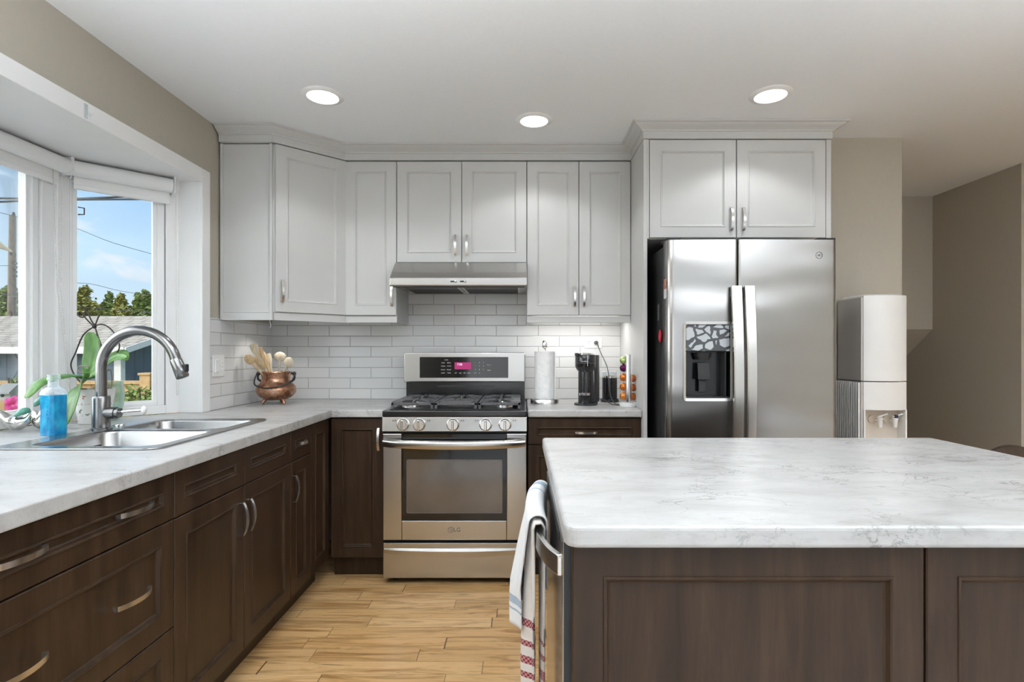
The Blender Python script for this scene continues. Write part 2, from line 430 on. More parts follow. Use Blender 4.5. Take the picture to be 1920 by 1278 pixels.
# =================================================================== THE ROOM
XL = -1.62; YW = 3.55; CT = .914          # left wall face, backsplash face, counter height
def sbox(name, m, *b): o = MB(); o.box(*b); return struct(o.build(name, m))
sbox('floor', 'floor', -1.72, 4.6, -4.0, 5.7, -.05, 0)
rg = MB(); rg.prism(rrect(-.95, 4.3, -3.8, .6, .05), 0, .012)  # unseen rug, added to cut the warm bounce off the floor
m_rug, tt, bb = mat('pale_grey_wool', (.6, .6, .6), .95, spec=.1); tt.l.new(tt.mix(tt.noise(tt.pos(), 160, 3), (.52, .53, .54), (.68, .69, .70)), bb.inputs['Base Color'])
tag(rg.build('added_rug', m_rug), 'large pale grey rug added unseen behind the camera to neutralise floor bounce', 'rug')
sbox('ceiling', 'ceiling', -1.72, 4.6, -4.0, 5.7, CEIL, CEIL+.1)
sbox('wall_back', 'wall', -1.72, 1.64, YW+.008, YW+.1, 0, CEIL)
# left wall with the bay opening
OY0, OY1, OZ = .90, 2.756, 2.08
for bx in ((-4.0, OY0-.007, 0, CEIL), (OY1+.007, YW+.008, 0, CEIL), (OY0-.007, OY1+.007, OZ+.013, CEIL), (OY0-.007, OY1+.007, 0, CT-.042)):
    sbox('wall_left', 'wall', -1.72, XL, *bx)
sbox('wall_chase', 'wall', 1.64, 2.14, 3.07, 5.6, 0, CEIL)
w = MB(); w.prism_x([(4.23, CEIL), (4.23, 1.394), (5.6, .40), (5.6, CEIL)], 2.14, 3.185); struct(w.build('wall_stairwell', 'wall'))
sbox('wall_right', 'wall', 3.185, 3.285, 3.48, 5.6, 0, CEIL)
sbox('wall_right_front', 'wall', 3.285, 4.6, 3.48, 3.58, 0, CEIL)
sbox('wall_right_side', 'wall', 4.5, 4.6, -4.0, 3.48, 0, CEIL)
sbox('wall_stairwell_end', 'wall', 2.14, 3.185, 5.6, 5.7, 0, CEIL)
w = MB(); w.box(-1.72, -1.1, -4.1, -4.0, 0, CEIL); w.box(3.5, 4.6, -4.1, -4.0, 0, CEIL); w.box(-1.1, 3.5, -4.1, -4.0, 2.15, CEIL)
struct(w.build('wall_rear', 'wall'))
w = MB()
for x in (-1.1, .4, 1.95, 3.44): w.box(x, x+.06, -4.08, -4.02, 0, 2.15)
w.box(-1.1, 3.5, -4.08, -4.02, 2.09, 2.15); w.box(-1.1, 3.5, -4.08, -4.02, 0, .05)
struct(w.build('added_door_1', 'vinyl'))  # unseen glazed door, added so the rear opening lets daylight in
# tiles
sbox('trim_1', 'tile_x', XL+.008, .647, YW, YW+.008, CT, 1.74)
sbox('trim_2', 'tile_y', XL, XL+.008, OY1+.075, YW+.008, CT, 1.40)

# ------------------------------------------------------------------ bay window
BX = -2.045; BD = .325
A = Vector((-1.72, OY1)); B = Vector((BX, OY1-BD+.006)); C = Vector((BX, OY0+BD)); D = Vector((-1.72, OY0))
w = MB(); w.prism([(XL, OY1), (-1.72, OY1), (BX-.06, OY1-BD+.03), (BX-.06, OY0+BD-.03), (-1.72, OY0), (XL, OY0)], OZ, OZ+.012); struct(w.build('trim_3', 'trim'))   # white soffit of the bay
w = MB(); w.box(-1.72, XL+.002, OY1, OY1+.006, CT, OZ); w.box(-1.72, XL+.002, OY0-.006, OY0, CT, OZ); struct(w.build('trim_4', 'trim', bevel=.002))                    # jamb lining
cas = MB(); cas.box(XL, XL+.018, OY1, OY1+.07, CT, OZ+.066); cas.box(XL, XL+.018, OY0-.07, OY0, CT, OZ+.066); cas.box(XL, XL+.018, OY0, OY1, OZ-.004, OZ+.066)
struct(cas.build('trim_5', 'trim', bevel=.003))                                                              # casing round the opening

def window(idx, p, q, g0, g1, z0=CT+.002, z1=OZ):
    """window unit between plan points p and q; g0..g1 the glass as fractions of the length"""
    L = (q-p).length; ang = math.atan2((q-p).y, (q-p).x)
    R = Matrix.Translation((p.x, p.y, 0)) @ Matrix.Rotation(ang, 4, 'Z')
    root = struct(bpy.data.objects.new('window_%d' % idx, None)); COL.objects.link(root); root.matrix_world = R; WM[root.name] = R
    def ring(x0, x1, za, zb, tl, tr, tb, tt, ya, yb, name, bev=.003):
        m = MB(); m.box(x0, x0+tl, ya, yb, za, zb); m.box(x1-tr, x1, ya, yb, za, zb); m.box(x0+tl, x1-tr, ya, yb, za, za+tb); m.box(x0+tl, x1-tr, ya, yb, zb-tt, zb)
        return m.build(name, 'vinyl', root, world=False, bevel=bev)
    gx0, gx1 = g0*L, g1*L; gz0, gz1 = .983, 1.978
    ring(-.022, L+.012, z0, z1, max(.01, gx0-.052)+.022, max(.01, L-gx1-.052)+.012, gz0-z0-.026, z1-gz1-.026, -.075, 0.0, 'window_frame')
    s_ = ring(gx0-.048, gx1+.048, gz0-.026, gz1+.026, .030, .030, .016, .016, -.062, -.010, 'sash')
    b_ = ring(gx0-.019, gx1+.019, gz0-.011, gz1+.011, .018, .018, .010, .010, -.055, -.022, 'glazing_bead', .002)
    pn = MB(); pn.box(gx0-.004, gx1+.004, -.040, -.034, gz0-.004, gz1+.004); pn.build('pane', 'pane', root, world=False)
    return root, R, L
def frac(px, p, q):
    k = (px-VX)/F; d = q-p           # (p.x + t d.x) = k (p.y + t d.y)
    return (k*p.y-p.x)/(d.x-k*d.y)
w2, R2, L2 = window(2, A, B, frac(288, A, B), frac(146, A, B))
w1, R1, L1 = window(1, B, C, (B.y-2.286)/(B.y-C.y), .875)
window(3, C, D, .12, .73)
# mullion post where the two windows meet
w = MB(); w.prism([(BX+.012, B.y-.035), (BX+.022, B.y+.022), (BX-.05, B.y+.04), (BX-.06, B.y-.035)], CT, OZ); struct(w.build('trim_6', 'vinyl', bevel=.004))
# dark clip on the glass of the angled window
q = MB(); q.sweep3([P(146, 388, 2.44), P(158, 390, 2.455), P(158, 402, 2.455), P(146, 402, 2.44)], [(-.002, -.002), (.002, -.002), (.002, .002), (-.002, .002)], up=(.3, 1, 0)); q.build('latch_clip', 'blackm', w2)
# crank handle parts at the foot of the window
q = MB(); q.ball(P(319, 752, 2.74), .006); q.ball(P(319, 762, 2.74), .006); q.build('screw', 'nickel', w2, smooth=180)

def blind(label, Rm, L, x0, x1, chains):
    t = thing('roller_blind', label, 'blind', group=None); t.matrix_world = Rm; WM[t.name] = Rm
    r = MB(); r.cyl((x0, .045, OZ-.042), (x1, .045, OZ-.042), .034, 24); r.build('roller', 'vinyl', t, False, smooth=40)
    h = MB(); h.box(x0+.006, x1-.006, .012, .024, OZ-.108, OZ-.05); h.build('fabric', 'plastic', t, False)
    h = MB(); h.box(x0+.004, x1-.004, .008, .028, OZ-.128, OZ-.106); h.build('hem_bar', 'vinyl', t, False, bevel=.004)
    for x in (x0-.008, x1+.002):
        b = MB(); b.box(x, x+.006, .004, .082, OZ-.082, OZ-.001); b.build('bracket', 'vinyl', t, False, bevel=.002)
    for pts in chains:
        c = MB()
        for a, b2 in zip(pts, pts[1:]):
            a, b2 = Vector(a), Vector(b2); n = max(2, int((b2-a).length/.0075))
            for i in range(n): c.ball(tuple(a.lerp(b2, i/n)), .0022, seg=6, rings=4)
        c.build('bead_chain', 'nickel', t, False, smooth=180)
    return t
blind('white roller blind rolled up over the angled window pane nearest the cabinets', R2, L2, .04, L2-.035,
      [[(.012, .05, OZ-.06), (.012, .045, 1.3), (.010, .03, 1.0)], [(.022, .036, OZ-.06), (.018, .038, 1.0)]])
blind('white roller blind rolled up over the big pane cut by the left picture edge', R1, L1, .035, L1-.03,
      [[(.080, .03, OZ-.06), (.060, .032, 1.5), (.017, .045, 1.10)], [(.040, .036, OZ-.06), (.046, .036, 1.5), (.010, .050, 1.02)]])
hk = MB(); hk.box(XL+.018, XL+.021, 2.007, 2.023, 2.083, 2.135); hk.tube(smoothpath([(XL+.021, 2.015, 2.115), (XL+.030, 2.015, 2.098), (XL+.034, 2.015, 2.09), (XL+.040, 2.015, 2.10)]), .003, 8)
tag(hk.build('adhesive_hook', 'clear', smooth=40), 'small clear adhesive hook stuck on the white casing above the bay window', 'hook')

# ------------------------------------------------------------------ ceiling lamps
def pot(x, y, label, grp):
    t = thing('recessed_ceiling_light', label, 'ceiling light', (x, y, CEIL), group=grp)
    r = MB(); r.lathe([(.068, -.004), (.072, -.010), (.094, -.004), (.096, 0), (.068, 0)], seg=40); r.build('trim_ring', 'plastic', t, False, smooth=50)
    r = MB(); r.lathe([(.001, -.006), (.069, -.006), (.069, -.001), (.001, -.001)], seg=36); r.build('lens', 'lens', t, False)
for (x, y), lb in zip(POTS, ('round recessed ceiling light left, above the sink counter', 'round recessed ceiling light in the middle, above the stove', 'round recessed ceiling light right, in front of the refrigerator cabinet')):
    pot(x, y, lb, 'recessed ceiling lights')

# ------------------------------------------------------------------ cabinet builder
def door_mb(x0, x1, z0, z1, t=.020, fr=.056, flat=False):
    m = MB(); w_, h_ = x1-x0, z1-z0; fr = min(fr, w_*.30, h_*.34)
    def ring(i, y): return [(x0+i, y, z0+i), (x1-i, y, z0+i), (x1-i, y, z1-i), (x0+i, y, z1-i)]
    m.loft([ring(0, 0), ring(0, -t+.0025), ring(.0025, -t), ring(fr, -t), ring(fr+.0012, -t-.0022), ring(fr+.0042, -t-.0030), ring(fr+.0075, -t-.0012), ring(fr+.0115, -t+.006), ring(fr+.0150, -t+.0085)])
    return m
def pull(parent, cx, cz, y, length=.115, vertical=True, out=.028):
    """bowed strap pull, local to the cabinet"""
    m = MB(); n = 14; pts = []
    h = length/2
    prof = [(-h, 0), (-h, -.012)]+[(-h+length*i/n, -.012-(out-.012)*math.sin(PI*i/n)**.8) for i in range(1, n)]+[(h, -.012), (h, 0)]
    for s_, o in prof: pts.append((cx, y+o, cz+s_) if vertical else (cx+s_, y+o, cz))
    sec = [(-.0065, -.002), (.0065, -.002), (.0065, .002), (-.0065, .002)]
    if vertical: sec = [(a, b) for a, b in sec]
    P_ = [Vector(p) for p in pts]; rings = []
    for i, p in enumerate(P_):
        t = (P_[min(i+1, len(P_)-1)]-P_[max(i-1, 0)]).normalized(); sd = Vector((1, 0, 0)) if vertical else Vector((0, 0, 1)); u = sd.cross(t).normalized()
        rings.append([tuple(p+sd*a+u*b) for a, b in sec])
    m.loft(rings)
    return m.build('handle', 'nickel', parent, False, smooth=35)
def cabinet(name, label, cat, loc, rz, w_, depth, z0, z1, fronts, m, toe=0.0, body=None, group=None, gap=.0018):
    t = thing(name, label, cat, loc, rz, group)
    b = MB()
    if body: body(b)
    else: b.box(.0008, w_-.0008, 0, depth, z0+toe, z1)
    b.build('body', m, t, False)
    if toe:
        k = MB(); k.box(.0008, w_-.0008, .055, .07, z0, z0+toe); k.build('toe_kick', m, t, False)
    for f in fronts:
        kind, x0, x1, za, zb, hs = f[:6]
        o = door_mb(x0+gap, x1-gap, za+gap, zb-gap, fr=f[6] if len(f) > 6 else .056).build(kind, m, t, False)
        for (hx, hz, vert, ln) in hs: pull(o, hx, hz, -.020, ln, vert)
    return t

# base units, left run: doors face +X; local x runs along depth
FX = -1.045; Q = PI/2; BT = .872; TOE = .115; LD = .555
cabinet('drawer_cabinet', 'dark brown three-drawer base cabinet nearest the camera on the left', 'cabinet', (FX, .94, 0), Q, .68, LD, 0, BT,
        [('drawer', 0, .68, .729, BT-.004, [(.17, .806, False, .125), (.51, .806, False, .125)]), ('drawer', 0, .68, .411, .729, [(.17, .575, False, .125), (.50, .575, False, .125)]),
         ('drawer', 0, .68, .118, .411, [(.17, .27, False, .125), (.51, .27, False, .125)])], 'wood', TOE)
def openbody(w_):
    def f(b):
        b.box(.0008, .018, 0, LD, TOE, BT); b.box(w_-.018, w_-.0008, 0, LD, TOE, BT); b.box(.018, w_-.018, 0, LD, TOE, TOE+.018); b.box(.018, w_-.018, LD-.01, LD, TOE, BT)
        b.box(.018, w_-.018, 0, .016, BT-.16, BT); b.box(w_/2-.03, w_/2+.03, 0, .016, TOE, BT-.16)
    return f
cabinet('sink_cabinet', 'dark brown two-door base cabinet under the sink', 'cabinet', (FX, 1.62, 0), Q, .82, LD, 0, BT,
        [('false_drawer_front', 0, .41, .728, BT-.004, []), ('false_drawer_front', .41, .82, .728, BT-.004, []),
         ('door', 0, .41, .118, .728, [(.382, .61, True, .118)]), ('door', .41, .82, .118, .728, [(.438, .61, True, .118)])], 'wood', TOE, body=openbody(.82))
cabinet('narrow_cabinet', 'narrow dark brown base cabinet with one small drawer, right of the sink cabinet', 'cabinet', (FX, 2.44, 0), Q, .236, LD, 0, BT,
        [('drawer', 0, .236, .728, BT-.004, [(.118, .80, False, .07)]), ('door', 0, .236, .118, .728, [(.030, .605, True, .118)])], 'wood', TOE)
cabinet('corner_cabinet', 'dark brown corner base panel without a handle, in the counter corner', 'cabinet', (FX, 2.676, 0), Q, .252, LD, 0, BT,
        [('door', 0, .250, .118, BT-.004, [])], 'wood', TOE)
# back run
BD_ = YW-.01-2.95
cabinet('base_cabinet', 'dark brown full-height-door base cabinet between counter corner and stove', 'cabinet', (-1.022, 2.95, 0), 0, .296, BD_, 0, BT,
        [('door', .006, .292, .118, BT-.004, [(.264, .755, True, .118)])], 'wood', TOE)
cabinet('base_cabinet', 'dark brown drawer base cabinet between stove and refrigerator', 'cabinet', (.038, 2.95, 0), 0, .608, BD_, 0, BT,
        [('drawer', 0, .608, .724, BT-.004, [(.312, .79, False, .115)]), ('door', 0, .304, .118, .724, [(.275, .60, True, .118)]), ('door', .304, .608, .118, .724, [(.333, .60, True, .118)])], 'wood', TOE)

# uppers
UZ0, UZ1, UD0 = 1.392, 2.339, 1.434
UF = 3.224; UDp = YW-.002-UF
def upper(label, x0, x1, zb, fronts, rail=True):
    t = cabinet('wall_cabinet', label, 'cabinet', (x0, UF, 0), 0, x1-x0, UDp, zb, UZ1, fronts, 'white')
    return t
def rail(t, x0, x1):
    r = MB(); r.box(x0, x1, -.008, .012, UZ0, UD0-.004); r.build('light_rail', 'white', t, False, bevel=.002)
DT = UZ1-.002
t = upper('slim white wall cabinet with one door, left of the range hood', -1.030, -.726, UD0, [('door', 0, .304, UD0, DT, [(.278, 1.548, True, .115)])]); rail(t, 0, .304)
r = MB(); r.box(.290, .3035, .012, UDp, UZ0, UD0); r.build('light_rail', 'white', t, False)
upper('white two-door wall cabinet directly above the range hood', -.7255, .0365, 1.742, [('door', 0, .381, 1.742, DT, [(.345, 1.845, True, .115)]), ('door', .381, .762, 1.742, DT, [(.412, 1.845, True, .115)])])
t = upper('white two-door wall cabinet right of the range hood, above the coffee machine', .037, .6465, UD0, [('door', 0, .305, UD0, DT, [(.280, 1.545, True, .115)]), ('door', .305, .609, UD0, DT, [(.334, 1.545, True, .115)])]); rail(t, 0, .609)
r = MB(); r.box(0, .0135, .012, UDp, UZ0, UD0); r.build('light_rail', 'white', t, False)
r = MB(); r.box(.05, .56, .10, .14, UD0-.014, UD0); r.build('light_bar', 'lens', t, False)
lamp('under_cabinet_light', 'AREA', (.34, UF+.12, UD0-.018), 1.0, (1, .97, .93), shape='RECTANGLE', size=.5, size_y=.04)
# diagonal corner unit
E0 = Vector((-1.33, 2.945)); E1 = Vector((-1.031, 3.224)); CL = (E1-E0).length; ca = math.atan2((E1-E0).y, (E1-E0).x)
t = thing('corner_wall_cabinet', 'white diagonal corner wall cabinet beside the bay window', 'cabinet', (E0.x, E0.y, 0), ca)
b = MB(); b.prism([(XL+.009, 2.945), (-1.33, 2.945), (-1.031, 3.224), (-1.031, YW-.002), (XL+.009, YW-.002)], UD0, UZ1); b.build('body', 'white', t)
for x in (XL+.009, -1.346):
    b = MB(); b.box(x, x+.014, 2.932, 2.945, UZ0+.002, UZ1); b.build('filler_strip', 'white', t, bevel=.002)
o = door_mb(.006, CL-.004, UD0+.002, DT).build('door', 'white', t, False)
pull(o, .036, 1.548, -.020, .115)
b = MB(); b.box(XL+.009, -1.331, 2.936, 2.95, UZ0, UD0-.002); b.build('light_rail', 'white', t)
b = MB(); b.box(.0, CL-.006, -.010, .008, UZ0, UD0-.002); b.build('light_rail', 'white', t, False)
b = MB(); b.lathe([(.001, -.012), (.03, -.012), (.033, 0), (.001, 0)], (-1.44, 3.22, UD0), 24); b.build('puck_light', 'lens', t)
lamp('under_cabinet_light', 'SPOT', (-1.44, 3.22, UD0-.016), 2.6, (1, .97, .92), spot_size=math.radians(120), spot_blend=.5, shadow_soft_size=.03)
b = MB(); b.tube(smoothpath([(-1.40, 3.06, UD0), (-1.402, 3.06, 1.40), (-1.396, 3.06, 1.37), (-1.40, 3.06, 1.355)]), .003, 6); b.build('cable_loop', 'plastic', t)

# refrigerator surround
t = thing('refrigerator_cabinet', 'white two-door cabinet above the refrigerator with tall white side panel', 'cabinet', (1.15, 2.90, 0))
b = MB(); b.box(.6675, 1.636, 2.90, YW+.006, 1.818, UZ1); b.build('body', 'white', t)
b = MB(); b.box(.6475, .667, 2.88, YW-.001, 0, UZ1); b.build('side_panel', 'white', t, bevel=.001)
for x0, x1 in ((1.610, 1.636), (.6675, .677)):
    b = MB(); b.box(x0, x1, 2.882, 2.90, 1.818, UZ1); b.build('filler_strip', 'white', t, bevel=.001)
for x0, x1, hx in ((-.472, -.0135, -.042), (-.0125, .459, .020)):
    o = door_mb(x0+.002, x1-.002, 1.822, DT).build('door', 'white', t, False); pull(o, hx, 1.918, -.020, .118)

cr = MB(); cr.molding([(XL+.009, 2.925), (-1.325, 2.925), (-1.029, 3.203), (.6475, 3.203), (.6475, 2.880), (1.636, 2.880), (1.636, 3.07)],
    [(-.018, 2.342), (.004, 2.342), (.004, 2.379), (.010, 2.380), (.012, 2.386), (.020, 2.390), (.034, 2.398), (.046, 2.404), (.052, 2.411), (.062, 2.412), (.066, CEIL-.001), (-.018, CEIL-.001)])
tag(cr.build('crown_molding', 'white', smooth=25), 'stepped white crown molding along the tops of all the wall cabinets', 'molding')

# ------------------------------------------------------------------ worktops
CB = .8735
sx0, sx1, sy0, sy1 = -1.685, -1.140, 1.715, 2.490         # sink cut-out (outer rim)
hole = rrect(sx0+.03, sx1-.022, sy0+.022, sy1-.022, .04)
outer = [(-1.0, .62), (-1.0, 2.902), (-.7245, 2.902), (-.7245, YW-.001), (XL+.009, YW-.001), (XL+.009, OY1+.072), (XL, OY1+.072), (XL, OY1-.001), (-1.72, OY1-.001), (BX+.0, OY1-BD+.0), (BX+.0, OY0+BD), (-1.72, OY0+.001), (XL+.001, OY0+.001), (XL+.001, .62)]
c = MB(); c.holed(outer, [hole], CB, CT)
tag(c.build('countertop', 'counter', bevel=.011, seg=3), 'grey veined L-shaped countertop holding the sink and running into the bay window', 'countertop')
c = MB(); c.box(.0375, .6465, 2.902, YW-.001, CB, CT)
tag(c.build('countertop', 'counter', bevel=.009, seg=3), 'short grey veined countertop between stove and refrigerator, under the coffee machine', 'countertop')

# =================================================================== SINK AND TAP
t = thing('kitchen_sink', 'stainless steel double-bowl drop-in sink in the left counter', 'sink', ((sx0+sx1)/2, (sy0+sy1)/2, CT))
bx0, bx1 = sx0+.085, sx1-.038
bowls = [(sy0+.045, 2.118), (2.152, sy1-.045)]
def shift(lp, k): return lp
r = MB(); r.holed(rrect(sx0, sx1, sy0, sy1, .045), [rrect(bx0, bx1, a, b_, .055) for a, b_ in bowls], CT+.0005, CT+.006); r.build('rim', 'sinksteel', t, bevel=.0025)
for a, b_ in bowls:
    m = MB(); rings = []
    for inset, z in ((0, CT+.0058), (.003, CT-.004), (.012, CT-.13), (.03, CT-.165), (.06, CT-.178)):
        rings.append([(x, y, z) for x, y in rrect(bx0+inset, bx1-inset, a+inset, b_-inset, .055)])
    m.loft(rings, cap=False); m.face([m.v(*p) for p in rings[-1]]); bmesh.ops.remove_doubles(m.bm, verts=m.bm.verts[:], dist=1e-5)
    cx_, cy_ = (bx0+bx1)/2, (a+b_)/2
    bo = m.build('bowl', 'sinksteel', t, smooth=50, solid=.0012)
    d = MB(); d.lathe([(.001, 0), (.042, 0), (.045, .003), (.001, .003)], (cx_, cy_, CT-.1775), 28); d.build('drain', 'nickel', bo)
m = MB(); m.lathe([(.001, 0), (.017, 0), (.017, .004), (.013, .009), (.001, .010)], (-1.635, 2.235, CT+.006), 20); m.build('hole_cover', 'chrome', t, smooth=50)

FXX, FY = -1.632, 2.13
t = thing('kitchen_faucet', 'tall brushed steel gooseneck faucet behind the sink', 'faucet', (FXX, FY, CT+.006))
m = MB(); m.lathe([(.001, 0), (.037, 0), (.037, .006), (.032, .009), (.001, .009)], (FXX, FY, CT+.006), 32); m.build('base_plate', 'faucet', t, smooth=50)
m = MB(); m.lathe([(.001, .009), (.0305, .009), (.0305, .124), (.028, .130), (.001, .130)], (FXX, FY, CT+.006), 32); m.build('body', 'faucet', t, smooth=50)
R_ = .147; cz = 1.158
pts = [(FXX, FY, CT+.13), (FXX, FY, 1.09)]+[(FXX+R_-R_*math.cos(a_), FY-.0, cz+R_*math.sin(a_)) for a_ in [PI*i/26*.93 for i in range(27)]]
m = MB(); m.tube(pts, .0195, 20); m.build('spout', 'faucet', t, smooth=60)
e = Vector(pts[-1]); dv = (e-Vector(pts[-2])).normalized(); dv = (dv+Vector((.12, 0, 0))).normalized()
m = MB(); m.tube([e-dv*.004, e+dv*.004, e+dv*.03, e+dv*.070, e+dv*.074], [.020, .0215, .0225, .0235, .020], 22); hd = m.build('spray_head', 'faucet', t, smooth=50)
m = MB(); c0 = e+dv*.036+Vector((.023, 0, .004)); m.box(c0.x-.004, c0.x+.009, c0.y-.011, c0.y+.011, c0.z-.016, c0.z+.014); m.build('spray_button', 'blackm', hd, bevel=.004)
m = MB(); m.cyl((FXX+.02, FY, .985), (FXX+.058, FY, .985), .023, 22); m.cyl((FXX+.058, FY, .985), (FXX+.072, FY, .985), .019, 22); m.build('valve', 'faucet', t, smooth=50)
m = MB(); m.tube([(FXX+.066, FY, .987), (FXX+.10, FY-.004, .992), (FXX+.165, FY-.012, .997)], [.0065, .005, .0045], 10); lv = m.build('lever', 'chrome', t, smooth=50)
m = MB(); m.ball((FXX+.175, FY-.013, .997), .010, .010, .017); m.build('lever_tip', 'plastic', lv, smooth=180)

# =================================================================== RANGE
RX0, RX1, RF = -.7215, .0335, 2.86
def rz(py): return EYE+(VY-py)*RF/F
def rx(px): return (px-VX)*RF/F
t = thing('gas_range', 'freestanding stainless steel gas range with black cooktop', 'stove', ((RX0+RX1)/2, 3.2, 0))
m = MB(); m.box(RX0+.004, RX1-.004, 2.905, YW-.02, .03, .878); m.build('body', 'charcoal', t)
for x in (RX0+.05, RX1-.05):
    for y in (2.95, 3.45):
        f = MB(); f.cyl((x, y, 0), (x, y, .032), .016, 12); f.build('foot', 'blackm', t)
zc1, zc0 = rz(767), rz(781)
m = MB(); m.box(RX0-.0, RX1+.0, RF-.008, YW-.10, zc0, zc1-.006); m.build('cooktop', 'black', t, bevel=.006, seg=3)
m = MB(); m.box(RX0+.03, RX1-.03, RF+.03, YW-.125, zc1-.006, zc1-.003); m.build('burner_tray', 'blackm', t)
m = MB(); m.prism_x([(RF-.004, zc0-.001), (RF-.016, rz(808)), (2.91, rz(808)), (2.91, zc0-.001)], RX0, RX1); m.build('control_panel', 'steel', t, bevel=.003)
for px in (757, 787, 850, 911, 947):
    x = rx(px); z = rz(795); k = MB()
    rot = Matrix.Rotation(PI/2, 3, 'X')
    k.lathe([(.001, 0), (.034, 0), (.034, .005), (.030, .008), (.029, .020), (.026, .024), (.001, .024)], (x, RF-.010, z), 28, rot); kb = k.build('knob', 'nickel', t, smooth=45)
    k = MB(); k.box(x-.006, x+.006, RF-.046, RF-.030, z-.027, z+.027); k.build('knob_grip', 'nickel', kb, bevel=.003)
    k = MB(); k.ball((x, RF-.0465, z+.019), .0022); k.build('pointer', 'blackm', kb)
    s_ = -1 if px in (757, 911) else 1
    text('marking', '0 0', .014, Matrix.Translation((x+s_*.048, RF-.0105, z+.020)) @ FRONT, 'greymark', t)
# oven door
dz1, dz0 = rz(813), rz(1012)
wx0, wx1, wz0, wz1 = rx(753), rx(950), rz(976), rz(815)
m = MB(); m.box(RX0+.002, wx0, RF, 2.90, dz0, dz1); m.box(wx1, RX1-.002, RF, 2.90, dz0, dz1); m.box(wx0, wx1, RF, 2.90, dz0, wz0)
dr = m.build('oven_door', 'steel', t, bevel=.003)
m = MB(); m.box(wx0, wx1, RF+.003, 2.90, wz0, dz1-.002); m.build('door_glass', 'blackglass', dr)
m = MB(); m.box(wx0+.004, wx1-.004, RF+.001, RF+.004, rz(820), rz(823)); m.box(wx0+.004, wx1-.004, RF+.001, RF+.004, rz(828), rz(830)); m.build('vent_strip', 'charcoal', dr)
iw = rrect(rx(763), rx(941), rz(961), rz(862), .008)
m = MB(); m.prism_y(iw, RF+.0018, RF+.004); m.build('inner_window', 'ovenglass', dr)
io = rrect(rx(762), rx(942), rz(962), rz(861), .009)
m = MB()
for (a, b_), (c_, d_) in zip(zip(io, io[1:]+io[:1]), zip(iw, iw[1:]+iw[:1])): m.face([m.v(a[0], RF+.0016, a[1]), m.v(b_[0], RF+.0016, b_[1]), m.v(d_[0], RF+.0016, d_[1]), m.v(c_[0], RF+.0016, c_[1])])
m.build('window_outline', 'greymark', dr, solid=.0008)
def barhandle(zm, drop, hgt, x0, x1, out, par, name='handle'):
    n = 18; sec = [(-.010, -hgt/2), (.004, -hgt/2), (.011, -hgt*.2), (.011, hgt*.3), (.002, hgt/2), (-.010, hgt/2)]
    m = MB(); rings = []
    for i in range(n+1):
        u = i/n; k = math.sin(PI*u)**.45 if 0 < u < 1 else 0
        x = x0+(x1-x0)*u; zz = zm-drop*math.sin(PI*u); y = RF-.012-out*k
        rings.append([(x, y-a, zz+b_*(.85+.15*k)) for a, b_ in sec])
    m.loft(rings); return m.build(name, 'steel', par, smooth=50)
barhandle(rz(829), .006, .045, rx(719), rx(985), .040, dr)
for px in (738, 966):
    q = MB(); q.box(rx(px)-.012, rx(px)+.012, RF-.03, RF, rz(836), rz(824)); q.build('handle_bracket', 'steel', dr, bevel=.002)
text('emblem', 'LG', .030, Matrix.Translation((rx(857), RF-.0006, rz(993))) @ FRONT, 'greymark', dr)
m = MB(); ce = (rx(845), rz(993)); ro = arc(ce[0], ce[1], .0150, 0, 360, 28)[:-1]; ri = arc(ce[0], ce[1], .0125, 0, 360, 28)[:-1]
for i in range(28):
    j = (i+1) % 28; m.face([m.v(ro[i][0], RF-.0006, ro[i][1]), m.v(ro[j][0], RF-.0006, ro[j][1]), m.v(ri[j][0], RF-.0006, ri[j][1]), m.v(ri[i][0], RF-.0006, ri[i][1])])
m.box(ce[0]-.001, ce[0]+.001, RF-.0008, RF-.0003, ce[1]-.006, ce[1]+.006); m.box(ce[0], ce[0]+.006, RF-.0008, RF-.0003, ce[1]-.007, ce[1]-.005); m.box(ce[0]-.007, ce[0]-.004, RF-.0008, RF-.0003, ce[1]+.003, ce[1]+.006)
m.build('emblem', 'greymark', dr, solid=.0006)
# drawer
m = MB(); m.box(RX0+.002, RX1-.002, RF+.004, 2.90, rz(1084), rz(1018)); wd_ = m.build('warming_drawer', 'steel', t, bevel=.003)
n = 18; m = MB(); rings = []
for i in range(n+1):
    u = i/n; k = math.sin(PI*u)**.6 if 0 < u < 1 else 0
    x = rx(720)+(rx(984)-rx(720))*u; zt = rz(1027)-.004*k; hb = .020+.018*k
    rings.append([(x, RF+.006, zt), (x, RF-.004-.022*k, zt-.006), (x, RF-.002-.020*k, zt-hb), (x, RF+.006, zt-hb-.006)])
m.loft(rings); m.build('handle', 'steel', wd_, smooth=40)
# backguard
GY = 3.385
gx = lambda px: (px-VX)*GY/F
gz = lambda py: EYE+(VY-py)*GY/F
m = MB(); m.prism_y([(gx(757), gz(716)), (gx(985), gz(716)), (gx(985), gz(663)), (gx(983.5), gz(660.5)), (gx(758.5), gz(660.5)), (gx(757), gz(663))], GY, YW-.03)
bg_ = m.build('backguard', 'steel', t, bevel=.006, seg=3)
m = MB(); m.box(gx(760), gx(984), GY+.03, YW-.03, zc1-.01, gz(716)+.004); m.build('backguard_base', 'black', t)
m = MB(); m.box(gx(819), gx(926), GY+.027, GY+.030, gz(725), gz(723.5)); m.build('vent_slot', 'charcoal', t)
m = MB(); m.box(gx(787), gx(953), GY-.002, GY+.004, gz(708), gz(669)); cp = m.build('control_glass', 'blackglass', bg_, bevel=.001)
m = MB(); m.box(gx(852.5), gx(883.5), GY-.0035, GY, gz(692), gz(679)); m.build('display', 'display', cp)
text('display_digits', '7:08', .019, Matrix.Translation((gx(862), GY-.0042, gz(683))) @ FRONT, 'digit', cp)
